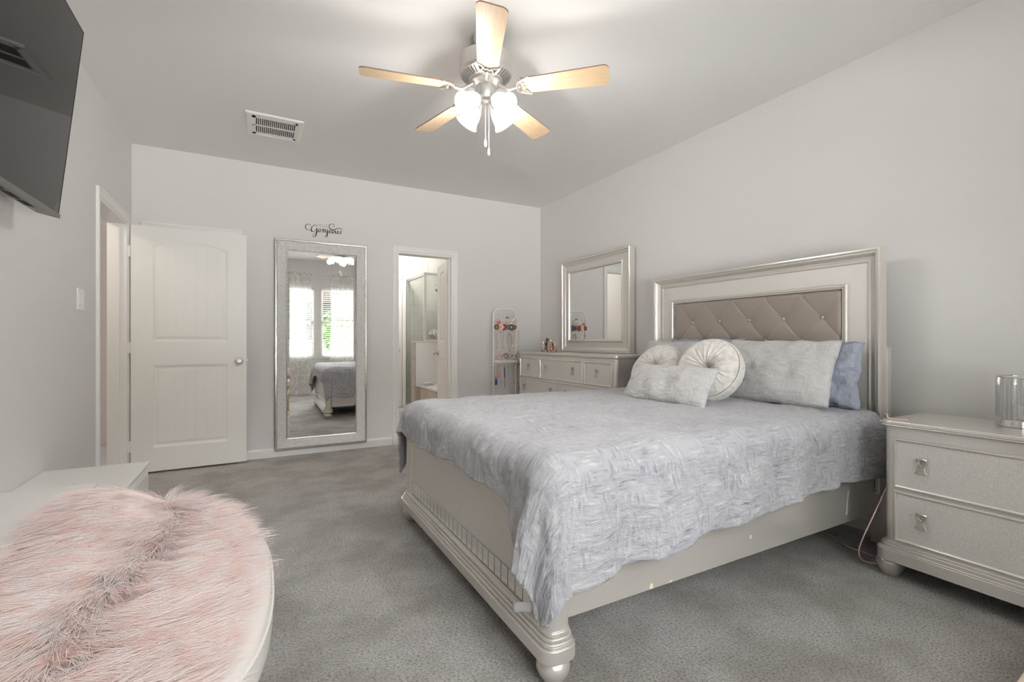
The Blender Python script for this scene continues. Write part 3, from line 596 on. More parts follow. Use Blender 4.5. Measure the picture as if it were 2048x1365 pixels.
# ------------------------------------------------------------------ ceiling fan
FX, FY = 1.085, 2.296
fan = thing('ceiling_fan', 'five blade ceiling fan with honey maple blades and four lit glass shades', 'ceiling fan', (FX, FY, H))
TF = Matrix.Translation((FX, FY, 0))
MB().lathe([(0.068, H), (0.068, H - 0.018), (0.055, H - 0.045), (0.03, H - 0.062), (0.016, H - 0.066)], 32, TF).build('canopy', M_nickel, fan, auto=40)
MB().tube([(FX, FY, H - 0.06), (FX, FY, 2.60)], 0.012, 14).build('downrod', M_nickel, fan, smooth=True)
MB().lathe([(0.02, 2.635), (0.05, 2.632), (0.128, 2.622), (0.142, 2.612), (0.143, 2.535), (0.137, 2.527)], 48, TF).build('motor_housing', M_nickel, fan, auto=30)
m = MB(); m.lathe([(0.139, 2.53), (0.136, 2.520), (0.085, 2.495), (0.083, 2.505)], 48, TF, capb=False, capt=False)
m.build('vent_ring', M_nickel, fan, auto=30)
m = MB()
for i in range(40):
    a = 2 * PI * i / 40; c, s_ = math.cos(a), math.sin(a); r0, r1, w_ = 0.092, 0.130, 0.0032
    zf = lambda r: 2.495 + (r - 0.085) / 0.051 * 0.025 - 0.0012
    m.add([(FX + r * c - q * w_ * s_, FY + r * s_ + q * w_ * c, zf(r)) for r, q in ((r0, -1), (r1, -1), (r1, 1), (r0, 1))], [(0, 1, 2, 3)])
m.build('vent_slots', M_bezel, fan, fix=False)
MB().lathe([(0.085, 2.505), (0.082, 2.480), (0.060, 2.470), (0.052, 2.466), (0.052, 2.44), (0.050, 2.405), (0.042, 2.392), (0.020, 2.385), (0.012, 2.372), (0.001, 2.370)], 40, TF, capb=False).build('switch_housing', M_nickel, fan, auto=35)
# blades
def blade_outline():
    p = []; r0, r1, w0, w1 = 0.185, 0.652, 0.052, 0.068; c = 0.028
    for k in range(7): a = PI / 2 * k / 6; p.append((r1 - c + c * math.sin(a), -w1 + c - c * math.cos(a)))
    for k in range(7): a = PI / 2 * k / 6; p.append((r1 - c + c * math.cos(a), w1 - c + c * math.sin(a)))
    p += [(r0 + 0.01, w0), (r0, w0 - 0.012), (r0, -w0 + 0.012), (r0 + 0.01, -w0)]
    return p
for bi in range(5):
    A = math.radians((30, 103, 168, 247, 318)[bi]); Mb = Matrix.Translation((FX, FY, 2.447)) @ Matrix.Rotation(A, 4, 'Z') @ Matrix.Rotation(math.radians(-12), 4, 'X')
    fm = lambda a, b, h: tuple(Mb @ Vector((a, b, h)))
    m = MB(); pl = blade_outline(); n = len(pl); v = [fm(a, b, -0.003) for a, b in pl] + [fm(a, b, 0.003) for a, b in pl]
    m.add(v, [tuple(range(n))[::-1], tuple(range(n, 2 * n))]); m.add(v, [(i, (i + 1) % n, n + (i + 1) % n, n + i) for i in range(n)], 1)
    # local veneer direction: own object rotated so the grain follows the blade
    b_o = bpy.data.objects.new('blade', None)
    me = bpy.data.meshes.new('blade'); me.from_pydata([(a, b, h) for h in (-0.003, 0.003) for a, b in pl], [], [tuple(range(n))[::-1], tuple(range(n, 2 * n))] + [(i, (i + 1) % n, n + (i + 1) % n, n + i) for i in range(n)])
    me.materials.append(M_maple); me.materials.append(M_bladeedge); me.polygons.foreach_set('material_index', [0, 0] + [1] * n); me.update()
    bo = bpy.data.objects.new('blade', me); COL.objects.link(bo); bo.parent = fan
    bo.matrix_local = Matrix.Translation((-FX, -FY, -H)) @ Mb
    # bracket: arm from the hub, crescent and scrolls under the blade root
    m = MB()
    arm = [(0.07, 0, 0.026), (0.10, 0, 0.005), (0.13, 0, -0.012), (0.165, 0, -0.010), (0.19, 0, -0.006)]
    m.tube([fm(*p) for p in spline(arm, 5)], 0.009, 10)
    cres = [(0.245, -0.062, -0.006), (0.215, -0.050, -0.008), (0.185, -0.034, -0.009), (0.175, 0, -0.010), (0.185, 0.034, -0.009), (0.215, 0.050, -0.008), (0.245, 0.062, -0.006)]
    m.tube([fm(*p) for p in spline(cres, 5)], [0.004] + [0.0065] * 29 + [0.004], 8)
    inn = [(0.235, -0.055, -0.006), (0.222, -0.025, -0.007), (0.205, -0.012, -0.008), (0.215, 0, -0.008), (0.205, 0.012, -0.008), (0.222, 0.025, -0.007), (0.235, 0.055, -0.006)]
    m.tube([fm(*p) for p in spline(inn, 5)], 0.0045, 8)
    for sy in (-1, 1): m.tube([fm(*p) for p in spline([(0.18, 0.006 * sy, -0.009), (0.195, 0.030 * sy, -0.008), (0.212, 0.022 * sy, -0.008), (0.202, 0.010 * sy, -0.008)], 5)], 0.0045, 8)
    m.build('blade_iron', M_nickel, fan, smooth=True)
# lamps
cdir = math.atan2(-FY, -FX)
for si in range(4):
    a = cdir + PI / 4 + si * PI / 2; dirv = Vector((math.cos(a) * math.sin(math.radians(52)), math.sin(a) * math.sin(math.radians(52)), -math.cos(math.radians(52))))
    base = Vector((FX, FY, 2.395)) + Vector((math.cos(a), math.sin(a), 0)) * 0.048
    Ms = Matrix.Translation(base) @ dirv.to_track_quat('Z', 'Y').to_matrix().to_4x4()
    m = MB(); m.lathe([(0.012, -0.02), (0.018, 0.0), (0.024, 0.012), (0.024, 0.03), (0.020, 0.033)], 24, Ms); m.build('lamp_socket', M_nickel, fan, auto=40)
    prof = [(0.025, 0.022), (0.030, 0.030), (0.040, 0.048), (0.047, 0.075), (0.050, 0.100), (0.056, 0.120), (0.066, 0.134)]
    m = MB(); m.lathe(prof + [(r - 0.003, z) for r, z in prof[::-1]], 36, Ms, capb=False, capt=False); m.build('lamp_shade', M_frost, fan, smooth=True)
    m = MB(); m.lathe([(0.010, 0.030), (0.013, 0.045), (0.024, 0.065), (0.029, 0.082), (0.027, 0.098), (0.017, 0.110), (0.001, 0.114)], 24, Ms); m.build('bulb', M_bulb, fan, smooth=True)
    lp = base + dirv * 0.155; point_light('fan_lamp', tuple(lp), 6.2, 0.035, (1.0, 0.97, 0.935))
for (ox, oy, ze, nm) in ((-0.012, -0.02, 2.145, 0), (0.006, -0.024, 2.100, 1)):
    m = MB(); m.tube([(FX + ox, FY + oy, 2.375), (FX + ox, FY + oy, ze + 0.02)], 0.0016, 6); m.build('pull_chain', M_nickel, fan)
    MB().lathe([(0.001, 0.03), (0.003, 0.026), (0.0065, 0.010), (0.0075, -0.004), (0.005, -0.014), (0.001, -0.017)], 16, Matrix.Translation((FX + ox, FY + oy, ze))).build('pull_fob', M_maple if nm else M_pearl, fan, smooth=True)

# ------------------------------------------------------------------ floor mirror
fmr = thing('floor_mirror', 'tall wall mirror in a wide hammered silver frame', 'mirror', (0.5625, 4.925, 0.06)); fmr.rotation_euler = (0, 0, -0.008)
ff = lambda x, z, h: (x, 0.022 - h, z)
R_ = (-0.42, 0.42, 0.0, 2.0)
MB().nested(R_, [(0, 0), (0, 0.032), (0.006, 0.038), (0.016, 0.038), (0.020, 0.033)], ff, cap=False, back=True).build('outer_rim', M_silver, fmr, local=True)
MB().nested(R_, [(0.020, 0.033), (0.022, 0.036), (0.060, 0.026), (0.098, 0.014)], ff, cap=False).build('hammered_frame', M_hammer, fmr, local=True)
MB().nested(R_, [(0.098, 0.014), (0.100, 0.017), (0.106, 0.015), (0.108, 0.009)], ff, cap=False).build('inner_bead', M_silver, fmr, local=True)
MB().nested(R_, [(0.106, 0.009), (0.128, 0.0105)], ff).build('mirror_glass', M_mirror, fmr, local=True)

# ------------------------------------------------------------------ champagne furniture helpers
def pull(parent, base, fn, s_=1.0):
    """escutcheon plate with a hanging hourglass drop; fn(a,b,h): a across, b up, h outwards"""
    p = thing('drawer_pull', None, None); COL.objects.unlink(p); bpy.data.objects.remove(p)
    f = lambda a, b, h: fn(base[0] + a * s_, base[1] + b * s_, h * s_)
    m = MB()
    out = [(-0.013, 0.030), (-0.016, 0.018), (-0.010, 0.0), (-0.015, -0.024), (-0.018, -0.032), (0.018, -0.032), (0.015, -0.024), (0.010, 0.0), (0.016, 0.018), (0.013, 0.030)]
    pts = spline([(a, b, 0.010 + (0.008 if b < -0.02 else 0.003)) for a, b in out], 4, True)
    m.tube([f(p_.x, p_.y, p_.z) for p_ in pts], 0.0028 * s_, 8, closed=True)
    m.tube([f(*p_) for p_ in spline([(-0.017, 0.029, 0.010), (-0.008, 0.032, 0.016), (0, 0.031, 0.018), (0.008, 0.032, 0.016), (0.017, 0.029, 0.010)], 5)], 0.0045 * s_, 8)
    m.tube([f(*p_) for p_ in spline([(-0.010, 0.026, 0.012), (-0.006, 0.010, 0.014), (0, 0.005, 0.015), (0.006, 0.010, 0.014), (0.010, 0.026, 0.012)], 4)], 0.0022 * s_, 6)
    m.prism([(-0.009, -0.028), (0.009, -0.028), (0.006, 0.0), (0.009, 0.027), (-0.009, 0.027), (-0.006, 0.0)], 0.002, 0.0065, f, 1)
    for zz in (0.026,): m.tube([f(0, zz, 0), f(0, zz, 0.016)], 0.004 * s_, 8)
    return m.build('handle', [M_bronze, M_champP], parent, auto=40)
def drawer(parent, rect, fn, pulls, sh=0.0):
    m = MB(); m.nested(rect, [(0, -0.012), (0, 0.004), (0.004, 0.009), (0.009, 0.010), (0.013, 0.007), (0.015, 0.003)], fn, cap=False)
    m.nested((rect[0] + 0.015, rect[1] - 0.015, rect[2] + 0.015, rect[3] - 0.015), [(0, 0.003), (0.001, 0.003)], fn, mi=1)
    d = m.build('drawer', [M_champ, M_champP], parent, fix=True)
    for a, b in pulls: pull(d, (a, b), fn)
    return d
def bun(parent, x, y, h, r, mt=None):
    m = MB(); m.lathe([(r * 0.55, 0), (r * 0.62, h * 0.10), (r * 0.80, h * 0.30), (r * 1.0, h * 0.55), (r * 0.97, h * 0.72), (r * 0.78, h * 0.86), (r * 0.66, h * 0.90), (r * 0.72, h * 0.95), (r * 0.72, h)], 32, Matrix.Translation((x, y, 0)))
    return m.build('foot', mt or M_champ, parent, smooth=True)

# ---- nightstand
ns = thing('nightstand', 'champagne two drawer nightstand on bun feet beside the bed', 'nightstand', (2.76, 0.725, 0))
NX0, NX1, NY0, NY1 = 2.545, 2.97, 0.36, 1.09
fx = lambda X: (lambda y, z, h: (X - h, y, z))
m = MB(); m.prism(rrect(NX0, NX1 + 0.05, NY0, NY1, 0.035), 0.175, 0.705, XYZ); m.box(NX1, NX1 + 0.06, NY0 - 0.1, NY1 + 0.1, -1, -0.99)
m = MB(); m.prism(rrect(NX0, NX1, NY0, NY1, 0.035, 8), 0.175, 0.702, XYZ); m.build('case', M_champ, ns, auto=35)
m = MB()
for (o_, z0, z1) in ((0.012, 0.700, 0.706), (0.016, 0.706, 0.712), (0.013, 0.712, 0.729)): m.prism(rrect(NX0 - o_, NX1 + 0.008, NY0 - o_, NY1 + o_, 0.045, 8), z0, z1, XYZ)
m.build('top', M_champ, ns, auto=35, bevel=0.003)
m = MB()
for (o_, z0, z1) in ((0.010, 0.168, 0.178), (0.018, 0.152, 0.168), (0.024, 0.146, 0.153), (0.030, 0.095, 0.146)): m.prism(rrect(NX0 - o_, NX1, NY0 - o_, NY1 + o_, 0.05, 8), z0, z1, XYZ)
m.build('base_moulding', M_champ, ns, auto=35, bevel=0.002)
drawer(ns, (NY0 + 0.04, NY1 - 0.04, 0.427, 0.655), fx(NX0), [(0.945, 0.545), (0.505, 0.545)])
drawer(ns, (NY0 + 0.04, NY1 - 0.04, 0.187, 0.418), fx(NX0), [(0.945, 0.305), (0.505, 0.305)])
for (x, y) in ((NX0 + 0.065, NY1 - 0.055 + 0.085), (NX0 + 0.065, NY0 + 0.03), (NX1 - 0.06, NY1 - 0.03), (NX1 - 0.06, NY0 + 0.03)): bun(ns, x, min(y, NY1 + 0.0) , 0.097, 0.056)
# ---- candle holder
ch = thing('candle_holder', 'ribbed crystal candle holder on a mirrored base on the nightstand', 'candle holder', (2.79, 0.79 - 0.0, 0.73))
CXc, CYc = 2.845, 0.722
TC = Matrix.Translation((CXc, CYc, 0))
MB().lathe([(0.072, 0.7292), (0.075, 0.731), (0.075, 0.757), (0.073, 0.759), (0.001, 0.759)], 48, TC).build('mirrored_base', M_chrome, ch, auto=40)
m = MB()
for i in range(26):
    a = 2 * PI * i / 26; c = Vector((CXc + 0.068 * math.cos(a), CYc + 0.068 * math.sin(a), 0))
    m.prism([(0.0072 * math.cos(q * PI / 3 + a), 0.0072 * math.sin(q * PI / 3 + a)) for q in range(6)], 0.760, 0.936, lambda p, q, h, c=c: (c.x + p, c.y + q, h))
m.build('crystal_rods', M_crystal, ch)
m = MB(); m.tube([(CXc + 0.068 * math.cos(2 * PI * k / 48), CYc + 0.068 * math.sin(2 * PI * k / 48), 0.940) for k in range(48)], 0.005, 8, closed=True); m.build('rim', M_chrome, ch, smooth=True)
MB().lathe([(0.001, 0.760), (0.030, 0.760), (0.030, 0.815), (0.001, 0.815)], 32, TC).build('glass_cup', cmat('frosted_cup', (0.80, 0.78, 0.74), 0.2), ch, auto=40)

# ---- dresser
dr = thing('dresser', 'champagne wide dresser with many drawers against the right wall', 'dresser', (2.80, 3.75, 0))
DX0, DX1, DY0, DY1 = 2.56, 3.03, 2.955, 4.56
m = MB(); m.prism(rrect(DX0, DX1, DY0, DY1, 0.035, 8), 0.14, 0.945, XYZ); m.build('case', M_champ, dr, auto=35)
m = MB()
for (o_, z0, z1) in ((0.006, 0.943, 0.949), (0.012, 0.949, 0.955), (0.010, 0.955, 0.972)): m.prism(rrect(DX0 - o_, DX1 + 0.005, DY0 - o_, DY1 + o_, 0.042, 8), z0, z1, XYZ)
m.build('top', M_champ, dr, auto=35, bevel=0.003)
m = MB()
for (o_, z0, z1) in ((0.010, 0.145, 0.155), (0.018, 0.128, 0.145), (0.028, 0.08, 0.128)): m.prism(rrect(DX0 - o_, DX1, DY0 - o_, DY1 + o_, 0.05, 8), z0, z1, XYZ)
m.build('base_moulding', M_champ, dr, auto=35)
fd_ = fx(DX0)
drawer(dr, (4.137, 4.528, 0.706, 0.912), fd_, [(4.335, 0.815)])
drawer(dr, (3.394, 4.119, 0.706, 0.912), fd_, [(3.99, 0.815), (3.53, 0.815)])
drawer(dr, (2.988, 3.376, 0.706, 0.912), fd_, [(3.185, 0.815)])
for (z0, z1) in ((0.44, 0.694), (0.17, 0.43)):
    drawer(dr, (3.793, 4.528, z0, z1), fd_, [(4.42, z1 - 0.10), (3.91, z1 - 0.10)])
    drawer(dr, (2.988, 3.765, z0, z1), fd_, [(3.64, z1 - 0.10), (3.12, z1 - 0.10)])
for (x, y) in ((DX0 + 0.06, DY0 + 0.06), (DX0 + 0.06, DY1 - 0.06), (DX1 - 0.06, DY0 + 0.06), (DX1 - 0.06, DY1 - 0.06)): bun(dr, x, y, 0.082, 0.055)
# ---- dresser mirror
dm = thing('dresser_mirror', 'square champagne framed mirror standing on the dresser', 'mirror', (3.02, 3.83, 0.973))
RD = (3.272, 4.375, 0.973, 1.968)
fm_ = lambda y, z, h: (3.045 - h, y, z)
m = MB(); m.nested(RD, [(0, -0.02), (0, 0.042), (0.006, 0.047), (0.016, 0.047), (0.021, 0.041), (0.024, 0.036), (0.030, 0.036), (0.036, 0.032), (0.046, 0.026), (0.054, 0.024), (0.056, 0.020)], fm_, cap=False, back=True); m.build('outer_frame', M_champ, dm)
m = MB(); m.nested(RD, [(0.056, 0.020), (0.112, 0.020)], fm_, cap=False); m.build('flat_panel', M_champP, dm)
m = MB(); m.nested(RD, [(0.112, 0.020), (0.113, 0.030), (0.119, 0.034), (0.128, 0.032), (0.134, 0.022), (0.135, 0.012)], fm_, cap=False); m.build('inner_frame', M_champ, dm)
MB().nested(RD, [(0.134, 0.014), (0.136, 0.014)], fm_).build('mirror_glass', M_mirror, dm)

# ------------------------------------------------------------------ bed
BY0, BY1, BC = 1.235, 2.865, 2.05
bed = thing('bed', 'champagne queen bed with a tufted headboard and mirrored footboard strip', 'bed', (1.85, BC, 0))
HX = 2.872
fh = lambda y, z, h: (HX + 0.045 - h, y, z)
HR = (1.243, 2.853, 0.28, 1.592)
m = MB(); m.nested(HR, [(0, -0.02), (0, 0.036), (0.004, 0.043), (0.012, 0.045), (0.019, 0.041), (0.022, 0.035), (0.026, 0.035), (0.030, 0.030), (0.034, 0.018), (0.044, 0.009), (0.058, 0.006), (0.062, 0.010), (0.068, 0.012), (0.074, 0.009), (0.076, 0.004)], fh, cap=False, back=True)
m.build('headboard_frame', M_champ, bed, auto=25)
m = MB(); m.nested(HR, [(0.076, 0.004), (0.22, 0.004)], fh, cap=True); m.build('headboard_panel', M_champP, bed)
UR = (1.413, 2.683, 0.62, 1.413)
m = MB(); m.nested(UR, [(0, 0.004), (0.001, 0.018), (0.006, 0.024), (0.014, 0.024), (0.018, 0.018), (0.020, 0.021), (0.026, 0.020), (0.029, 0.010), (0.029, 0.004)], fh, cap=False); m.build('upholstery_moulding', M_champ, bed, auto=25)
u0, u1, v0, v1 = 1.442, 2.654, 0.65, 1.384
BS = 0.2325; BZ = 0.275
btn = [(BC - 0.034 + BS * k, 1.23) for k in (-2, -1, 0, 1, 2)] + [(BC - 0.034 + BS * (k + 0.5), 1.23 - BZ / 2) for k in (-3, -2, -1, 0, 1, 2)] + [(BC - 0.034 + BS * k, 1.23 - BZ) for k in (-2, -1, 0, 1, 2)]
def tuft(u, v):
    y = u0 + (u1 - u0) * u; z = v0 + (v1 - v0) * v
    p = (y - (BC - 0.034)) / BS; q = (z - 1.23) / BZ
    s1 = p + q; s2 = p - q; d1 = abs(s1 - round(s1)); d2 = abs(s2 - round(s2))
    h = 0.016 - 0.0035 * math.exp(-(d1 / 0.035) ** 1.2) - 0.0035 * math.exp(-(d2 / 0.035) ** 1.2)
    h += 0.010 * (min(d1, 0.5) * min(d2, 0.5)) ** 0.5
    for a, b in btn:
        r = math.hypot(y - a, z - b); h -= 0.017 * math.exp(-(r / 0.034) ** 1.2)
    e = min(y - u0, u1 - y, z - v0, v1 - z); h *= min(1, (e / 0.02)) ** 0.5 if e > 0 else 0
    return fh(y, z, 0.004 + h)
m = MB(); m.grid(tuft, 260, 150); uph = m.build('tufted_upholstery', M_taupe, bed, smooth=True)
for a, b in btn:
    if b < 1.0: continue
    m = MB(); m.lathe([(0.0105, -0.004), (0.0115, 0.0), (0.009, 0.005), (0.001, 0.007)], 16, Matrix.Translation(fh(a, b, 0.006)) @ Vector((-1, 0, 0)).to_track_quat('Z', 'Y').to_matrix().to_4x4()); m.build('button', M_button, uph, smooth=True)
for y_ in (1.238, 2.778):
    MB().box(HX + 0.065, HX + 0.105, y_, y_ + 0.08, 0, 1.06).build('headboard_leg', M_champ, bed, bevel=0.003)
# side rails
for sy in (0, 1):
    yy = (1.275, 1.305) if sy == 0 else (2.795, 2.825)
    m = MB(); m.box(0.885, HX + 0.06, yy[0], yy[1], 0.178, 0.45)
    if sy == 0:
        for (pts) in ([(1.265, 0.179), (1.282, 0.179), (1.284, 0.196), (1.273, 0.200), (1.267, 0.192)], [(1.84, 0.25), (1.855, 0.248), (1.858, 0.262), (1.845, 0.264)], [(1.365, 0.179), (1.385, 0.179), (1.38, 0.186), (1.37, 0.186)]):
            m.prism(pts, yy[0] - 0.0006, yy[0] - 0.0002, lambda a, b, t: (a, t, b), 1)
        m.prism([(2.60, 0.22), (2.612, 0.215), (2.622, 0.27), (2.628, 0.33), (2.618, 0.335), (2.608, 0.27)], yy[0] - 0.0006, yy[0] - 0.0002, lambda a, b, t: (a, t, b), 2)
    m.build('side_rail', [M_champ, M_chip, M_scuff], bed)
# footboard
m = MB(); m.box(0.825, 0.865, BY0 + 0.05, BY1 - 0.05, 0.15, 0.50); m.build('footboard_panel', M_champP, bed)
MB().box(0.82, 0.87, BY0 + 0.05, BY1 - 0.05, 0.50, 0.525).build('footboard_cap', M_champ, bed, bevel=0.005)
m = MB(); n_t = 26; ya, yb_ = BY0 + 0.09, BY1 - 0.09
for i in range(n_t):
    a = ya + (yb_ - ya) * i / n_t; b = ya + (yb_ - ya) * (i + 1) / n_t
    m.nested((a + 0.0018, b - 0.0018, 0.174, 0.243), [(0, 0), (0, 0.002), (0.003, 0.003)], lambda y, z, h: (0.8235 - h, y, z))
m.build('mirror_strip', M_strip, bed)
MB().box(0.8235, 0.8248, BY0 + 0.07, BY1 - 0.07, 0.170, 0.2425).build('strip_backing', M_dark, bed)
for yy in ((BY0, BY0 + 0.085), (BY1 - 0.085, BY1)):
    m = MB(); m.prism(rrect(0.803, 0.888, yy[0], yy[1], 0.028, 8), 0.15, 0.52, XYZ); m.build('footboard_post', M_champ, bed, auto=35)
m = MB()
for (o_, z0, z1) in ((0.006, 0.158, 0.172), (0.014, 0.146, 0.158), (0.020, 0.132, 0.146), (0.030, 0.088, 0.132)):
    m.prism(rrect(0.803 - o_, 0.888 + o_ * 0.5, BY0 - o_, BY1 + o_, 0.030 + 0.6 * o_, 8), z0, z1, XYZ)
m.build('base_moulding', M_champ, bed, auto=35, bevel=0.0025)
for y_ in (BY0 + 0.033, BY1 - 0.033):
    m = MB(); m.lathe([(0.030, 0), (0.034, 0.008), (0.047, 0.024), (0.055, 0.045), (0.054, 0.060), (0.044, 0.076), (0.036, 0.081), (0.042, 0.085), (0.042, 0.09)], 36, Matrix.Translation((0.838, y_, 0))); m.build('foot', M_champ, bed, smooth=True)
m = MB(); m.prism(rrect(0.90, 2.84, 1.315, 2.785, 0.08, 6), 0.42, 0.675, XYZ); m.build('mattress', M_care, bed, bevel=0.04, seg=4)
MB().box(0.87, 2.86, 1.31, 2.79, 0.33, 0.42).build('box_spring', M_dark, bed)

# ---- comforter
def smooth01(t): t = max(0, min(1, t)); return t * t * (3 - 2 * t)
def comforter():
    XF, YN, YFa, XH = 0.785, 1.222, 2.895, 2.845; R = 0.085; ZT = 0.728
    nu, nv = 190, 210; V = []; UVs = []
    # u: foot overhang (36 rows) then the top; v: near overhang, top, far overhang
    us = [-(1 - i / 40) for i in range(40)] + [i / (nu - 41) for i in range(nu - 40)]
    vs = [-(1 - j / 50) for j in range(50)] + [j / 109 for j in range(110)] + [1 + (j + 1) / 50 for j in range(50)]
    Lx = XH - (XF + R); Ly = (YFa - R) - (YN + R)
    for vi, q in enumerate(vs):
        for ui, p in enumerate(us):
            xin = max(p, 0) * Lx; yin = min(max(q, 0), 1) * Ly
            Da = 0.245 + 0.014 * math.sin(6 * yin + 1) + 0.007 * math.sin(15 * yin) + 0.15 * smooth01(1 - yin / 0.15)
            Db = (0.435 - 0.055 * smooth01(xin / 1.4)) + 0.010 * math.sin(6.5 * xin + 0.6) + 0.007 * math.sin(19 * xin) + 0.02 * smooth01(1 - xin / 0.25)
            if q > 1: Db = 0.46 + 0.02 * math.sin(5 * xin)
            dx = -p * Da if p < 0 else 0.0
            dy = -q * Db if q < 0 else ((q - 1) * Db if q > 1 else 0.0)
            sg = -1 if q < 0 else 1
            rho = math.hypot(dx, dy)
            cx, cy = XF + R + xin, YN + R + yin
            if rho > 1e-9:
                ex, ey = -dx / rho, sg * dy / rho
                if dx > 0 and dy > 0:
                    rho = 0.53 + 0.15 * (rho - 0.53) if rho > 0.53 else rho
                if rho < R * PI / 2: out = R * math.sin(rho / R); drop = R * (1 - math.cos(rho / R))
                else: out = R; drop = R + rho - R * PI / 2
                fl = max(0, drop - R * 0.6)
                s_ = (xin * 1.0 + yin * 1.0) + math.atan2(dx, dy + 1e-9) * 0.25
                ruf = fl * (0.050 * math.sin(s_ * 17 + 1.2 * math.sin(5 * s_)) + 0.014 * math.sin(s_ * 37 + 2))
                flare = (0.05 if q <= 1 else 0.03 + 0.13 * smooth01(1 - xin / 1.0)) * fl + (0.07 * fl if (dx > 0 and dy > 0) else 0)
                if dx == 0 and q < 0: flare += 0.02 * math.sin(3.3 * xin) * smooth01(drop / 0.3)
                out += ruf + flare + 0.012 * smooth01(drop / 0.1)
                X, Y, Z = cx + ex * out, cy + ey * out, ZT - drop
                if dy > 0 and q < 0: X -= 0.030 * smooth01(fl / 0.4) * smooth01(1 - xin / 0.10)
                if q < 0 and dy == 0 and dx > 0: X -= 0.0
            else: X, Y, Z = cx, cy, ZT
            # crown, quilting puffs and creases
            Z += 0.018 * smooth01(min(xin / 0.5, 1)) * math.sin(PI * min(max(yin / Ly, 0), 1)) if rho < 1e-9 else 0
            fx_, fy_ = cx - dx * 1.0, cy + sg * dy
            w = fbm((fx_ * 5.0, fy_ * 5.0, 3.1), 1, 3) * 0.009 + fbm((fx_ * 13, fy_ * 26, 7.7), 1, 3) * 0.0042
            if rho > R: X += (ex if rho else 0) * w * 1.3; Y += (ey if rho else 0) * w * 1.3; Z += fbm((fx_ * 9, fy_ * 9, 1.0), 1, 2) * 0.006 * smooth01((rho - R) / 0.2)
            else: Z += w
            V.append((X, Y, Z)); UVs.append((fx_, fy_))
    m = MB(); F = [(j * nu + i, j * nu + i + 1, (j + 1) * nu + i + 1, (j + 1) * nu + i) for j in range(nv - 1) for i in range(nu - 1)]
    m.add(V, F); m.uv = UVs
    o = m.build('comforter', M_comf, smooth=True, fix=True)
    if sum(p.normal.z for p in o.data.polygons) < 0: o.data.flip_normals()
    s = o.modifiers.new('thick', 'SOLIDIFY'); s.thickness = 0.016; s.offset = -1
    return o
cf = comforter(); tag(cf, 'silver and lilac patterned comforter draped over the bed', 'comforter')
cl = MB(); cl.grid(lambda u, v: (0.752 - 0.016 * u + 0.006 * math.sin(3 * u), 1.258 + 0.092 * u + 0.004 * v, 0.243 + 0.030 * v - 0.030 * u - 0.012 * u * u), 8, 4); lab = cl.build('care_label', M_care, cf, smooth=True, fix=False); lab['label'] = 'small white care label'
sd = lab.modifiers.new('t', 'SOLIDIFY'); sd.thickness = 0.001

# ---- pillows
def frame_mat(center, lean, yaw=0.0, roll=0.0):
    ex = Vector((0, -1, 0)); ey = Vector((math.sin(lean), 0, math.cos(lean))); ez = ex.cross(ey)
    R3 = Matrix((ex, ey, ez)).transposed().to_4x4()
    return Matrix.Translation(center) @ Matrix.Rotation(yaw, 4, 'Z') @ R3 @ Matrix.Rotation(roll, 4, 'Z')
def pillow(name, w, h, t, M, mt, label, cat='pillow', seed=0, wr=1.0, flange=0.0, sag=0.0, group=None, pw=0.42):
    n1, n2 = 64, 46; m = MB(); UVs = []
    for side in (1, -1):
        V = []
        for j in range(n2):
            for i in range(n1):
                u = -1 + 2 * i / (n1 - 1); v = -1 + 2 * j / (n2 - 1)
                f = max(0, (1 - abs(u) ** 2.6) * (1 - abs(v) ** 2.6)) ** pw
                x = u * w / 2 * (1 - 0.045 * (1 - v * v) * 0 - 0.05 * v * v * 0) * (1 - 0.035 * (1 - v * v)); y = v * h / 2 * (1 - 0.05 * (1 - u * u) * (1 if v > 0 else 0.3))
                c = fbm((x * 7 + seed, y * 7, side * 2.0), 1, 3) * 0.012 * wr + fbm((x * 18, y * 26 + seed, side), 1, 2) * 0.004 * wr
                e = (1 - min(1, 6 * (1 - max(abs(u), abs(v)))))
                z = side * t / 2 * f + c * min(1, f * 2.2) + sag * (1 - v) * 0.0
                y += 0.006 * wr * fbm((x * 12, seed + 3, y * 4), 1, 2); x += 0.006 * wr * fbm((seed, y * 12, x * 4), 1, 2)
                V.append((x, y, z)); UVs.append((x, y))
        F = [(j * n1 + i, j * n1 + i + 1, (j + 1) * n1 + i + 1, (j + 1) * n1 + i) for j in range(n2 - 1) for i in range(n1 - 1)]
        m.add(V, F if side == 1 else [f[::-1] for f in F])
    m.uv = UVs
    o = m.build(name, mt, smooth=True, fix=False); o.matrix_world = M
    bm = bmesh.new(); bm.from_mesh(o.data); bmesh.ops.remove_doubles(bm, verts=bm.verts, dist=0.0012); bm.to_mesh(o.data); bm.free(); o.data.polygons.foreach_set('use_smooth', [True] * len(o.data.polygons))
    return tag(o, label, cat, group)
rad = math.radians
pillow('bed_pillow', 0.70, 0.37, 0.13, frame_mat((2.795, 1.645, 0.905), rad(10)), M_blue, 'slate blue pillow jutting out beside the nightstand, behind a sham', seed=4, wr=2.6)
pillow('bed_pillow', 0.62, 0.385, 0.12, frame_mat((2.805, 2.30, 0.922), rad(9)), M_blue, 'slate blue pillow behind the round cushions, mostly hidden', seed=9, wr=1.6)
pillow('pillow_sham', 0.66, 0.395, 0.13, frame_mat((2.655, 1.685, 0.918), rad(24), rad(2)), M_sham, 'large silver patterned sham nearest the nightstand', seed=2, wr=1.1)
pillow('pillow_sham', 0.68, 0.385, 0.13, frame_mat((2.68, 2.44, 0.915), rad(21)), M_sham, 'large silver patterned sham nearest the dresser, behind a round cushion', seed=6, wr=1.1)
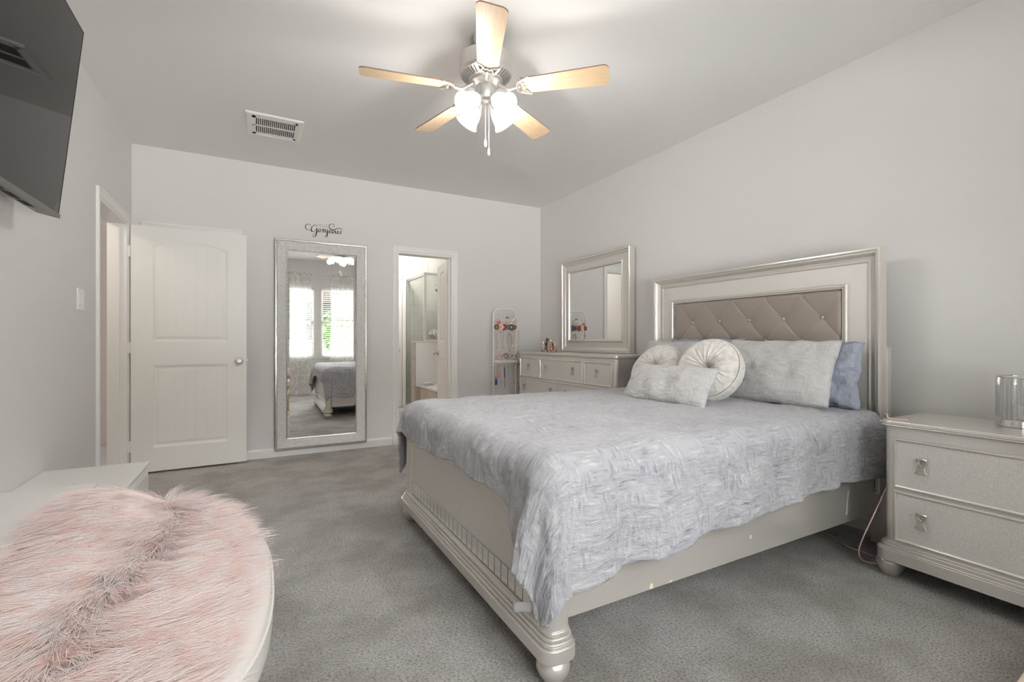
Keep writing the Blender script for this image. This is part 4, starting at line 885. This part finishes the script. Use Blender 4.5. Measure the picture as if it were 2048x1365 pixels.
lp = pillow('lumbar_pillow', 0.60, 0.25, 0.12, frame_mat((2.125, 2.00, 0.836), rad(33), rad(3)), M_sham, 'small oblong silver pillow in front of the round cushions', seed=12, wr=1.0)
m = MB(); rs = random.Random(4)
for i in range(46):
    a = rs.uniform(0, 2 * PI); r = 0.022 * rs.random() ** 0.5; px, py = 0.105 + r * math.cos(a), 0.012 + r * math.sin(a)
    zc = 0.12 / 2 * ((1 - abs(px / 0.3) ** 2.6) * (1 - abs(py / 0.125) ** 2.6)) ** 0.42 + 0.002
    m.lathe([(0.0026, 0), (0.001, 0.0012)], 6, Matrix.Translation((px, py, zc + 0.003)) @ Matrix.Rotation(rs.uniform(-0.3, 0.3), 4, 'X'))
sq = m.build('sequin_patch', M_seq, lp, local=True); sq['label'] = 'sparkling sequin patch'
def round_cushion(center, lean, yaw, R, t, label, seed):
    o = thing('round_cushion', label, 'cushion', (0, 0, 0), 'round pleated velvet cushions'); o.matrix_world = frame_mat(center, lean, yaw)
    rs = random.Random(seed); nth, nr = 200, 40; ph = [rs.uniform(0, 6.28) for _ in range(6)]
    def face(side):
        def fn(u, v):
            th = 2 * PI * u; r = R * 0.97 * (0.015 + 0.985 * v)
            q = r / R; zz = t / 2 * (0.55 + 0.62 * (1 - q ** 2.2) ** 0.6 * (1 - math.exp(-(q / 0.20) ** 1.5)) - 0.75 * math.exp(-(q / 0.13) ** 1.4))
            pl = (math.sin(th * 23 + ph[0] + 1.3 * math.sin(3 * th + ph[1]) + 2.0 * q) + 0.6 * math.sin(th * 37 + ph[2] - 1.5 * q + math.sin(5 * th + ph[3])))
            zz += 0.0060 * pl * (1 - q ** 4) * (0.35 + 0.65 * math.exp(-(q - 0.2) ** 2 / 0.12)) * min(1, q / 0.05)
            return (r * math.cos(th), r * math.sin(th), side * zz)
        return fn
    m = MB(); m.grid(face(1), nth, nr, wrap_u=True); m.build('front_face', M_velvet, o, smooth=True, local=True)
    m = MB(); m.grid(face(-1), nth, nr, wrap_u=True); m.build('back_face', M_velvet, o, smooth=True, local=True)
    def band(u, v):
        th = 2 * PI * u; a = -1 + 2 * v; r = R * (1.0 + 0.035 * (1 - a * a)) + 0.0015 * math.sin(th * 31 + ph[4]); return (r * math.cos(th) * (0.97 + 0.03 * (1 - a ** 8)), r * math.sin(th) * (0.97 + 0.03 * (1 - a ** 8)), a * t / 2 * 0.56)
    m = MB(); m.grid(band, nth, 12, wrap_u=True); m.build('side_band', M_velvet, o, smooth=True, local=True)
    for s_ in (1, -1):
        m = MB(); m.tube([(R * 0.99 * math.cos(2 * PI * k / 90), R * 0.99 * math.sin(2 * PI * k / 90), s_ * t / 2 * 0.56) for k in range(90)], 0.0042, 8, closed=True); m.build('piping', M_velvet, o, smooth=True, local=True)
    m = MB(); m.lathe([(0.013, -0.002), (0.012, 0.003), (0.006, 0.007), (0.001, 0.008)], 16, Matrix.Translation((0, 0, -t / 2 * 0.02))); m.build('button', M_velvet, o, smooth=True, local=True)
    return o
round_cushion((2.375, 1.905, 0.918), rad(26), rad(12), 0.192, 0.105, 'ivory pleated round cushion with its gathered centre in full view', 3)
round_cushion((2.425, 2.375, 0.900), rad(36), rad(4), 0.185, 0.10, 'ivory pleated round cushion nearest the dresser, half hidden', 8)

# ------------------------------------------------------------------ charging cord
pts = [(2.80, 1.80, 0.006), (2.83, 1.54, 0.006), (2.80, 1.42, 0.006), (2.74, 1.33, 0.006), (2.74, 1.24, 0.006), (2.72, 1.14, 0.006), (2.66, 1.16, 0.006), (2.60, 1.20, 0.02), (2.545, 1.19, 0.08), (2.53, 1.165, 0.16), (2.56, 1.135, 0.27), (2.66, 1.116, 0.42), (2.75, 1.114, 0.56), (2.70, 1.120, 0.70), (2.62, 1.112, 0.745), (2.58, 1.09, 0.748), (2.57, 1.075, 0.733), (2.60, 1.02, 0.7325)]
tag(MB().tube(spline(pts, 10), 0.0028, 8).build('charging_cord', M_pinkcord, smooth=True), 'thin pink charging cord looping from under the bed to the nightstand', 'cord')

# ------------------------------------------------------------------ white low units by the left wall
def white_unit(name, y0, y1, z, depth, label, nd):
    o = thing(name, label, 'cabinet', ((XL + XL + depth) / 2, (y0 + y1) / 2, 0)); x0, x1 = XL + 0.004, XL + depth
    MB().box(x0, x1 - 0.022, y0 + 0.015, y1 - 0.015, 0.06, z - 0.035).build('body', M_white, o)
    MB().box(x0 + 0.02, x1 - 0.05, y0 + 0.03, y1 - 0.03, 0, 0.06).build('plinth', M_white, o)
    m = MB(); m.box(x0, x1, y0, y1, z - 0.014, z); m.box(x0, x1 - 0.006, y0 + 0.006, y1 - 0.006, z - 0.024, z - 0.014); m.box(x0, x1 - 0.014, y0 + 0.012, y1 - 0.012, z - 0.036, z - 0.024); m.build('top', M_white, o, bevel=0.003)
    n = nd; hh = (z - 0.036 - 0.075) / n
    for k in range(n):
        for half in (0, 1):
            ya = y0 + 0.025 + (y1 - y0 - 0.05) * half / 2; yb = ya + (y1 - y0 - 0.05) / 2 - 0.008
            m = MB(); m.nested((ya, yb, 0.07 + hh * k, 0.07 + hh * (k + 1) - 0.008), [(0, 0), (0, 0.018), (0.004, 0.020)], lambda y, zz, h: (x1 - 0.022 + h, y, zz)); d = m.build('drawer', M_white, o)
            MB().lathe([(0.004, 0), (0.004, 0.012), (0.010, 0.018), (0.010, 0.022), (0.001, 0.024)], 14, Matrix.Translation((x1 - 0.002, (ya + yb) / 2, 0.07 + hh * (k + 0.5))) @ Vector((1, 0, 0)).to_track_quat('Z', 'Y').to_matrix().to_4x4()).build('knob', M_chrome, d, smooth=True)
    return o
white_unit('low_cabinet', 2.15, 3.095, 0.457, 0.423, 'low white cabinet along the left wall before the entry doorway', 2)
white_unit('side_cabinet', 0.70, 2.13, 0.600, 0.432, 'taller white cabinet beside the pink fur, under the television', 2)

# ------------------------------------------------------------------ bench with blush fur
bn = thing('bench', 'oval cream faux leather bench in the near left corner', 'bench', (-0.21, 1.43, 0))
BA, BB, BCX, BCY, BN = 0.247, 0.53, -0.212, 1.425, 2.5
def sup(th, s_=1.0):
    c, s = math.cos(th), math.sin(th); return (BCX + s_ * BA * math.copysign(abs(c) ** (2 / BN), c), BCY + s_ * BB * math.copysign(abs(s) ** (2 / BN), s))
def seat_top(x, y):
    q = (abs((x - BCX) / BA) ** BN + abs((y - BCY) / BB) ** BN) ** (1 / BN)
    h = 0.475 + 0.026 * (1 - min(q, 1) ** 4)
    # stitched tufting lines across the seat
    for yy in np.arange(BCY - 0.45, BCY + 0.5, 0.15):
        h -= 0.006 * math.exp(-((y - yy) / 0.010) ** 2) * (1 - smooth01((abs(q) - 0.80) / 0.12))
    return h
m = MB(); nth, nr = 160, 60
def seatf(u, v):
    th = 2 * PI * u; s_ = 1 - v * 0.995
    if v < 0.12:
        k = v / 0.12; a = k * PI / 2; x, y = sup(th, 1.0 - 0.035 * (1 - math.sin(PI / 2 * (1 - k))) ); return (x, y, 0.455 + 0.02 * math.sin(a) + 0.0)
    s_ = (1 - (v - 0.12) / 0.88) * 0.965 + 0.002; x, y = sup(th, s_); return (x, y, seat_top(x, y))
m.grid(seatf, nth, nr, wrap_u=True); m.build('seat_cushion', M_cream, bn, smooth=True)
m = MB(); v_ = []
for zz, s_ in ((0.455, 1.0), (0.450, 1.003), (0.40, 1.003), (0.385, 0.995), (0.38, 0.97)): v_ += [(*sup(2 * PI * k / nth, s_), zz) for k in range(nth)]
m.add(v_, [(i * nth + k, i * nth + (k + 1) % nth, (i + 1) * nth + (k + 1) % nth, (i + 1) * nth + k) for i in range(4) for k in range(nth)]); m.add([(*sup(2 * PI * k / nth, 0.97), 0.38) for k in range(nth)], [tuple(range(nth))])
m.build('seat_side', M_cream, bn, smooth=True)
m = MB(); m.tube([(*sup(2 * PI * k / nth, 1.003), 0.455) for k in range(nth)], 0.004, 8, closed=True); m.build('piping', M_cream, bn, smooth=True)
for sx_ in (-1, 1):
    for sy_ in (-1, 1):
        MB().tube([(BCX + sx_ * 0.13, BCY + sy_ * 0.34, 0.39), (BCX + sx_ * 0.16, BCY + sy_ * 0.40, 0.0)], [0.022, 0.013], 14).build('leg', M_gold, bn, smooth=True)

# fur: a lumpy cushion body and combed tapering locks
fur = thing('fur_throw', 'blush pink long pile faux fur throw heaped on the cream bench', 'throw', (-0.27, 1.3, 0.5))
FCX, FCY, FA, FB = -0.268, 1.22, 0.200, 0.72
def fur_cx(y): return FCX + 0.012 * math.sin(5 * y) - 0.075 * smooth01((y - 1.45) / 0.45) - 0.02 * smooth01((1.15 - y) / 0.3)
def fur_h(x, y):
    dx = (x - fur_cx(y)) / (FA - 0.02 * smooth01((y - 1.5) / 0.4)); dy = (y - FCY) / FB
    q = (abs(dx) ** 2.3 + abs(dy) ** 3.0)
    if q >= 1: return None
    ht = 0.110 + 0.055 * math.exp(-((y - 1.74) / 0.17) ** 2) * smooth01((-0.16 - x) / 0.2) + 0.02 * smooth01((-0.25 - x) / 0.15) - 0.02 * smooth01((x + 0.17) / 0.1)
    return 0.503 + ht * (1 - q) ** 0.42 + 0.012 * fbm((x * 8, y * 8, 0.3), 1, 2)
def furf(u, v):
    th = 2 * PI * u; s_ = (1 - v) * 0.97 + 0.001; c, s = math.cos(th), math.sin(th)
    y = FCY + s_ * FB * math.copysign(abs(s) ** 0.7, s); x = fur_cx(y) + s_ * (FA - 0.02) * math.copysign(abs(c) ** 0.85, c)
    x = max(x, -0.484); h = fur_h(x, y); return (x, y, (h if h is not None else 0.503) if v > 0.001 else 0.500)
m = MB(); m.grid(furf, 120, 40, wrap_u=True); m.build('backing', M_furbase, fur, smooth=True)
def fur_locks(nl=2400, per=16):
    SEG = 9; rs = np.random.default_rng(5); cnt = 0; verts = []; faces = []
    while cnt < nl:
        x = FCX - 0.04 + rs.uniform(-1, 1) * (FA + 0.05); y = FCY + rs.uniform(-1, 1) * FB
        if y < 0.66 or x < -0.482 or fur_h(x, y) is None: continue
        cnt += 1
        e = (x - fur_cx(y) - 0.045 - 0.05 * math.sin(4.2 * y + 0.6)) / FA; far = smooth01((y - 1.62) / 0.3)
        w = smooth01((e + 0.30) / 0.60)
        left = Vector((-0.80, -0.62 + 0.9 * far)); right = Vector((0.95, 0.10 + 0.75 * far)); dv = left * (1 - w) + right * w + Vector((0.10, -0.80 + 1.0 * far)) * math.exp(-(e / 0.20) ** 2)
        ang = math.atan2(dv.y + 0.12 * fbm((x * 6, y * 6, 4.0), 1, 2), dv.x) + fbm((x * 4.5, y * 4.5, 9.0), 1, 2) * 0.8
        ridge = math.exp(-(e / 0.22) ** 2)
        Ln = rs.uniform(0.080, 0.130); lift = rs.uniform(0.10, 0.28) + 0.02 * ridge + 0.15 * far
        curl = rs.normal(0, 0.5)
        for k in range(per):
            ox, oy = rs.normal(0, 0.0080, 2); px, py = x + ox, y + oy; h0 = fur_h(px, py)
            if h0 is None: continue
            L = Ln * rs.uniform(0.75, 1.1); a0 = ang + rs.normal(0, 0.09); c_ = curl + rs.normal(0, 0.25); li = lift + rs.normal(0, 0.08)
            pts = []; hx, hy, hz = px, py, h0 - 0.004
            for s in range(SEG):
                t = s / (SEG - 1); pts.append((hx, hy, hz)); d = L / (SEG - 1); aa = a0 + c_ * t * 0.9; el = li * (1.5 - 2.0 * t)
                hx += d * math.cos(aa) * math.cos(el); hy += d * math.sin(aa) * math.cos(el); hz += d * math.sin(el)
                hx -= ox * 0.085; hy -= oy * 0.085
                g = fur_h(hx, hy)
                if g is None: g = 0.506 if (abs((hx - BCX) / BA) ** BN + abs((hy - BCY) / BB) ** BN) < 1.0 else None
                if hx < -0.487: g = 0.606 if hy < 2.13 else g
                if g is not None and hz < g + 0.002: hz = g + 0.002
            b = len(verts); r0 = rs.uniform(0.0007, 0.0012); n_ = (-math.sin(a0), math.cos(a0))
            for s, p in enumerate(pts):
                t = s / (SEG - 1); r = r0 * (1 - 0.85 * t ** 1.6)
                verts.append((p[0] + n_[0] * r, p[1] + n_[1] * r, p[2])); verts.append((p[0] - n_[0] * r, p[1] - n_[1] * r, p[2])); verts.append((p[0], p[1], p[2] + r * 1.1))
            for s in range(SEG - 1):
                i = b + 3 * s
                faces += [(i, i + 3, i + 5, i + 2), (i + 2, i + 5, i + 4, i + 1), (i + 1, i + 4, i + 3, i)]
    m = MB(); m.v = verts; m.f = faces; m.m = [0] * len(faces)
    o = m.build('fur_pile', M_fur, fur, smooth=True, fix=False); o['kind'] = 'stuff'; return o
fur_locks()

# ------------------------------------------------------------------ tan box at the near right corner
tb = thing('storage_box', 'tan lidded storage box at the bottom right corner', 'box', (2.0, 0.33, 0), rot=(0, 0, rad(3)))
MB().box(-0.33, 0.33, -0.15, 0.15, 0, 0.105).build('body', M_tan, tb, local=True, bevel=0.006)
MB().box(-0.338, 0.338, 0.128, 0.157, 0.105, 0.145).build('rim', M_tan, tb, local=True, bevel=0.004)
MB().box(-0.338, 0.338, -0.157, 0.125, 0.105, 0.150).build('lid', cmat('pale_tan_lid', (0.70, 0.60, 0.49), 0.7), tb, local=True, bevel=0.005)

# ------------------------------------------------------------------ jewellery stand by the back wall
JX0, JX1, JY = 2.378, 2.672, 4.83
js = thing('jewelry_stand', 'white metal jewelry stand between the bathroom doorway and the dresser', 'jewelry stand', (2.525, JY, 0))
arch = [(JX0, JY, 0.0), (JX0, JY, 0.7), (JX0, JY, 1.38)] + [(JX0 + 0.075 - 0.075 * math.cos(a), JY, 1.39 + 0.075 * math.sin(a)) for a in np.linspace(0.1, PI / 2, 7)] + [(JX1 - 0.075 + 0.075 * math.sin(a), JY, 1.39 + 0.075 * math.cos(a)) for a in np.linspace(0, PI / 2 - 0.1, 7)] + [(JX1, JY, 1.38), (JX1, JY, 0.7), (JX1, JY, 0.0)]
MB().tube(arch, 0.0095, 12).build('frame', M_plastic, js, smooth=True)
for zz in (1.362, 1.335, 1.292, 1.168): MB().tube([(JX0, JY - 0.006, zz), (JX1, JY - 0.006, zz)], 0.0042, 8).build('crossbar', M_plastic, js, smooth=True)
MB().tube([(2.325, JY - 0.02, 0.815), (2.725, JY - 0.02, 0.815)], 0.004, 8).build('hook_bar', M_plastic, js, smooth=True)
m = MB(); m.prism(rrect(JX0 + 0.01, JX1 - 0.01, JY - 0.10, JY + 0.02, 0.03), 0.845, 0.872, XYZ); m.build('tray', M_plastic, js, bevel=0.003)
m = MB(); m.prism(rrect(2.33, 2.72, JY - 0.16, JY + 0.06, 0.03), 0.0, 0.02, XYZ); m.build('base', M_plastic, js, bevel=0.003)
m = MB()
for a in np.linspace(-1.0, 1.0, 5): m.tube(spline([(2.525 + 0.02 * a, JY - 0.07, 0.873), (2.525 + 0.07 * a, JY - 0.08, 0.885), (2.525 + 0.115 * a, JY - 0.085, 0.91 - 0.01 * abs(a))], 4), 0.0035, 6)
m.build('finger_hooks', M_plastic, js, smooth=True)
def ring(name, c, R, r, mt, label, axis=(0, 1, 0), cat='bracelet', sq=1.0, group=None):
    M = Matrix.Translation(c) @ Vector(axis).to_track_quat('Z', 'Y').to_matrix().to_4x4()
    m = MB(); m.tube([tuple(M @ Vector((R * math.cos(2 * PI * k / 24), R * sq * math.sin(2 * PI * k / 24), 0))) for k in range(24)], r, 8, closed=True)
    return tag(m.build(name, mt, smooth=True), label, cat, group)
def necklace(name, x, ztop, zbot, w, r, mt, label, beads=0, pend=None, y=JY - 0.03, cat='necklace', group=None):
    m = MB(); P = spline([(x - w / 2, y, ztop), (x - w * 0.55, y - 0.003, (ztop + zbot) / 2), (x, y - 0.005, zbot), (x + w * 0.55, y - 0.003, (ztop + zbot) / 2), (x + w / 2, y, ztop), (x, y + 0.006, ztop + 0.006)], 10, True)
    if beads:
        for p in P[::1]: m.lathe([(0.0005, -r), (r * 0.8, -r * 0.6), (r, 0), (r * 0.8, r * 0.6), (0.0005, r)], 7, Matrix.Translation(p))
    else: m.tube(P, r, 6, closed=True)
    o = m.build(name, mt, smooth=True)
    if pend: MB().lathe([(0.001, -0.014), (0.010, -0.010), (0.012, 0), (0.006, 0.010), (0.001, 0.014)], 12, Matrix.Translation((x, y - 0.006, zbot - 0.012))).build('pendant', pend, o, smooth=True)
    return tag(o, label, cat, group)
Yh = JY - 0.035
# row of hair ties at mid height
for (x, mt, R, r, lab) in ((2.402, M_brown, 0.018, 0.012, 'brown scrunchie at the left end of the scrunchie row'), (2.452, M_creamc, 0.022, 0.015, 'cream scrunchie next to the red one on the jewelry stand'), (2.497, M_red, 0.022, 0.015, 'brick red scrunchie on the jewelry stand'), (2.553, M_navy, 0.012, 0.007, 'thin black hair tie hanging among the scrunchies'), (2.595, M_navy, 0.024, 0.014, 'charcoal scrunchie on the jewelry stand'), (2.635, M_brown, 0.017, 0.010, 'brown scrunchie at the right end of the scrunchie row')):
    ring('scrunchie', (x, Yh, 1.252), R, r, mt, lab, (0.35, 1, 0), 'scrunchie', 1.1 if mt is not M_navy or R > 0.02 else 2.2, 'scrunchies in a row on the jewelry stand')
# earrings on the upper bars
m = MB(); rs = random.Random(2)
for k in range(5):
    a = 2 * PI * k / 5; m.lathe([(0.001, -0.002), (0.012, -0.001), (0.012, 0.001), (0.001, 0.003)], 10, Matrix.Translation((2.43 + 0.017 * math.cos(a), Yh, 1.300 + 0.017 * math.sin(a))) @ Matrix.Rotation(PI / 2 + 0.3, 4, 'X'))
m.lathe([(0.001, -0.006), (0.009, -0.003), (0.009, 0.003), (0.001, 0.006)], 10, Matrix.Translation((2.43, Yh - 0.006, 1.300)))
tag(m.build('flower_clip', M_coral, smooth=True), 'coral pink flower clip at the upper left of the jewelry stand', 'hair clip')
for i, (x, z, mt, dsc) in enumerate(((2.41, 1.345, M_silv, 'first small silver hoop from the left on the top bar'), (2.455, 1.348, M_silv, 'second small silver hoop from the left on the top bar'), (2.53, 1.362, M_black, 'first tiny black earring on the top bar'), (2.552, 1.362, M_black, 'second tiny black earring on the top bar'), (2.575, 1.335, M_gold, 'first small gold hoop on the top bar'), (2.60, 1.335, M_gold, 'second small gold hoop on the top bar'), (2.64, 1.335, M_rose, 'larger copper hoop at the right end of the top bar'))):
    R = 0.011 if i != 6 else 0.019
    ring('earring', (x, Yh, z), R if mt is not M_black else 0.004, 0.0022 if i not in (2, 3, 6) else 0.004, mt, dsc, (0.3, 1, 0), 'earring', 1.2, 'earrings on the top bar')
for i, (x, mt, nm) in enumerate(((2.53, M_pink, 'pink'), (2.56, M_pearl, 'pearl'), (2.60, M_silv, 'silver'))):
    ring('earring', (x, Yh, 1.296), 0.012, 0.003, mt, 'small %s hoop earring on the second bar' % nm, (0.3, 1, 0), 'earring', 1.2)
# hanging necklaces, upper tier
necklace('necklace', 2.405, 1.165, 1.005, 0.024, 0.004, M_pink, 'pink bead necklace hanging inside the left post', 1)
necklace('necklace', 2.448, 1.215, 1.02, 0.030, 0.002, M_silv, 'fine silver chain beside the pink bead necklace')
necklace('necklace', 2.495, 1.215, 1.03, 0.022, 0.002, M_silv, 'fine silver chain below the red scrunchie', 0, M_pink)
necklace('necklace', 2.525, 1.215, 1.06, 0.018, 0.002, M_nickel, 'dull nickel chain in the middle of the stand')
necklace('necklace', 2.570, 1.165, 0.975, 0.036, 0.0045, M_wood, 'brown bead necklace hanging on the upper tier', 1)
necklace('necklace', 2.612, 1.205, 1.05, 0.018, 0.003, M_gold, 'gold chain beside the brown bead necklace', 0, M_pearl)
necklace('necklace', 2.690, 1.20, 1.01, 0.016, 0.003, M_rose, 'copper chain hanging outside the right post, upper tier', 1)
# bangles heaped on the tray
rs = random.Random(6)
bang = ((2.43, 0.90, M_pink, 'pink bangle lying on the tray, left'), (2.455, 0.915, M_pearl, 'pearl bangle beside the pink bangle on the tray'), (2.47, 0.905, M_coral, 'coral bangle standing on the tray'), (2.51, 0.92, M_navy, 'black bangle standing in the tray middle'), (2.535, 0.905, M_silv, 'silver bangle in the tray middle'), (2.57, 0.91, M_gold, 'gold bangle toward the right of the tray'), (2.59, 0.925, M_creamc, 'cream bangle on the right of the tray'), (2.615, 0.905, M_wood, 'brown bangle at the right end of the tray'))
for x, z, mt, lab in bang:
    ring('bangle', (x, JY - 0.055, z), 0.028, 0.0055, mt, lab, (rs.uniform(-0.7, 0.7), 1, rs.uniform(-0.3, 0.3)), 'bangle', 1.0, 'bangles heaped on the stand tray')
# lower tier
necklace('necklace', 2.435, 0.812, 0.70, 0.026, 0.004, M_pink, 'pink bead necklace with a pendant, lower tier', 1, M_pink)
necklace('necklace', 2.468, 0.812, 0.60, 0.016, 0.0016, M_silv, 'thin silver chain right of the pink lower necklace')
o = MB(); o.tube(spline([(2.505, JY - 0.03, 0.812), (2.505, JY - 0.032, 0.77), (2.507, JY - 0.033, 0.68), (2.507, JY - 0.033, 0.55)], 6), [0.002] * 5 + [0.005] * 8 + [0.002] * 6, 8); tag(o.build('cord_necklace', M_black, smooth=True), 'black cord necklace hanging from the lower bar', 'necklace')
necklace('necklace', 2.55, 0.812, 0.64, 0.024, 0.003, M_pearl, 'pearl necklace on the lower bar', 1)
necklace('necklace', 2.585, 0.812, 0.62, 0.018, 0.0018, M_nickel, 'dull nickel chain beside the pearl necklace')
necklace('necklace', 2.630, 0.812, 0.60, 0.016, 0.0035, M_rose, 'copper chain just inside the right post, lower tier', 1)
necklace('necklace', 2.695, 0.812, 0.52, 0.030, 0.006, M_wood, 'brown bead necklace at the right end of the hook bar', 1)
lan = thing('lanyard', 'striped lanyard with an orange and blue toy tag at the left post', 'lanyard', (2.39, JY - 0.035, 0.812))
MB().tube(spline([(2.378, JY - 0.03, 0.812), (2.376, JY - 0.034, 0.75), (2.379, JY - 0.036, 0.682)], 6), 0.0022, 6).build('cord', M_bezel, lan, smooth=True)
MB().tube(spline([(2.404, JY - 0.03, 0.812), (2.406, JY - 0.034, 0.75), (2.402, JY - 0.036, 0.682)], 6), 0.0022, 6).build('cord', M_bezel, lan, smooth=True)
m = MB()
for k in range(13): m.box(2.377, 2.405, JY - 0.037, JY - 0.0355, 0.69 + k * 0.009, 0.6925 + k * 0.009)
m.build('rungs', M_pearl, lan)
MB().box(2.371, 2.411, JY - 0.045, JY - 0.033, 0.658, 0.684).build('orange_clip', M_orange, lan, bevel=0.003)
m = MB(); m.prism([(2.380, 0.656), (2.403, 0.656), (2.408, 0.59), (2.396, 0.59), (2.392, 0.625), (2.388, 0.59), (2.376, 0.59)], JY - 0.045, JY - 0.035, lambda a, b, t: (a, t, b)); m.build('blue_tag', M_blu, lan, bevel=0.002)

# ------------------------------------------------------------------ makeup basket on the dresser
KX, KY, KZ = 2.912, 4.447, 0.9725
bsk = thing('wire_basket', 'small gold wire basket of makeup on the dresser beside the mirror', 'basket', (KX, KY, KZ))
kx0, kx1, ky0, ky1 = KX - 0.085, KX + 0.055, KY - 0.055, KY + 0.075
m = MB()
for zz in (0.018, 0.040, 0.062):
    m.tube([(a, b, KZ + zz) for a, b in rrect(kx0, kx1, ky0, ky1, 0.012, 3)], 0.0018, 6, closed=True)
m.build('hoops', M_rose, bsk, smooth=True)
m = MB()
for a, b in [(kx0 + (kx1 - kx0) * t, yy) for t in np.linspace(0.08, 0.92, 8) for yy in (ky0, ky1)] + [(xx, ky0 + (ky1 - ky0) * t) for t in np.linspace(0.1, 0.9, 7) for xx in (kx0, kx1)]: m.tube([(a, b, KZ + 0.018), (a, b, KZ + 0.062)], 0.0012, 5)
m.build('uprights', M_rose, bsk)
m = MB(); m.box(kx0, kx1, ky0, ky1, KZ + 0.016, KZ + 0.019); m.build('floor_panel', M_gold, bsk)
for a, b in ((kx0 + 0.01, ky0 + 0.01), (kx1 - 0.01, ky0 + 0.01), (kx0 + 0.01, ky1 - 0.01), (kx1 - 0.01, ky1 - 0.01)):
    MB().lathe([(0.004, 0), (0.007, 0.010), (0.004, 0.017)], 10, Matrix.Translation((a, b, KZ))).build('foot', M_black, bsk, smooth=True)
def cyl_item(name, x, y, r, h, mt, cap, label, cat, caph=0.4):
    o = thing(name, label, cat, (x, y, KZ + 0.0195), 'makeup in the wire basket'); b = KZ + 0.0195; h *= 1.28
    MB().lathe([(r, b), (r, b + h * (1 - caph)), (r * 0.85, b + h * (1 - caph) + 0.002)], 14, Matrix.Translation((x, y, 0))).build('bottle', mt, o, auto=40)
    MB().lathe([(r * 0.8, b + h * (1 - caph)), (r * 0.8, b + h * 0.96), (r * 0.5, b + h)], 14, Matrix.Translation((x, y, 0))).build('cap', cap, o, auto=40)
    return o
cyl_item('cosmetic_jar', KX - 0.065, KY + 0.055, 0.014, 0.075, M_pearl, M_rose, 'pale cosmetic jar at the left end of the wire basket', 'jar')
cyl_item('compact_stack', KX - 0.050, KY + 0.02, 0.016, 0.065, M_black, M_black, 'short black cosmetic bottle in the wire basket', 'bottle')
cyl_item('mascara', KX - 0.020, KY + 0.055, 0.008, 0.085, M_black, M_black, 'slim black mascara tube in the wire basket', 'mascara')
br = thing('makeup_brush', 'fluffy black makeup brush standing in the wire basket', 'brush', (KX - 0.035, KY + 0.035, KZ + 0.0195))
MB().tube([(KX - 0.035, KY + 0.035, KZ + 0.02), (KX - 0.030, KY + 0.030, KZ + 0.112)], 0.004, 8).build('brush_handle', M_black, br, smooth=True)
MB().lathe([(0.005, 0.105), (0.015, 0.122), (0.019, 0.136), (0.014, 0.150), (0.001, 0.155)], 16, Matrix.Translation((KX - 0.030, KY + 0.030, KZ))).build('bristles', M_navy, br, smooth=True)
cyl_item('perfume_bottle', KX + 0.005, KY + 0.01, 0.011, 0.105, M_coral, M_gold, 'coral perfume bottle with a gold spire in the wire basket', 'perfume bottle', 0.5)
cyl_item('lipstick', KX - 0.005, KY - 0.02, 0.008, 0.075, M_rose, M_orange, 'copper lipstick with an orange tip in the wire basket', 'lipstick')
cyl_item('lipstick', KX + 0.03, KY - 0.01, 0.008, 0.070, M_red, M_red, 'dark red lipstick in the wire basket', 'lipstick')
cyl_item('nail_polish', KX + 0.02, KY - 0.04, 0.011, 0.072, M_pink, M_pearl, 'pink nail polish with a white cap in the wire basket', 'nail polish', 0.5)
cyl_item('nail_polish', KX + 0.04, KY + 0.035, 0.011, 0.062, M_pink, M_black, 'pink nail polish with a black cap in the wire basket', 'nail polish', 0.5)
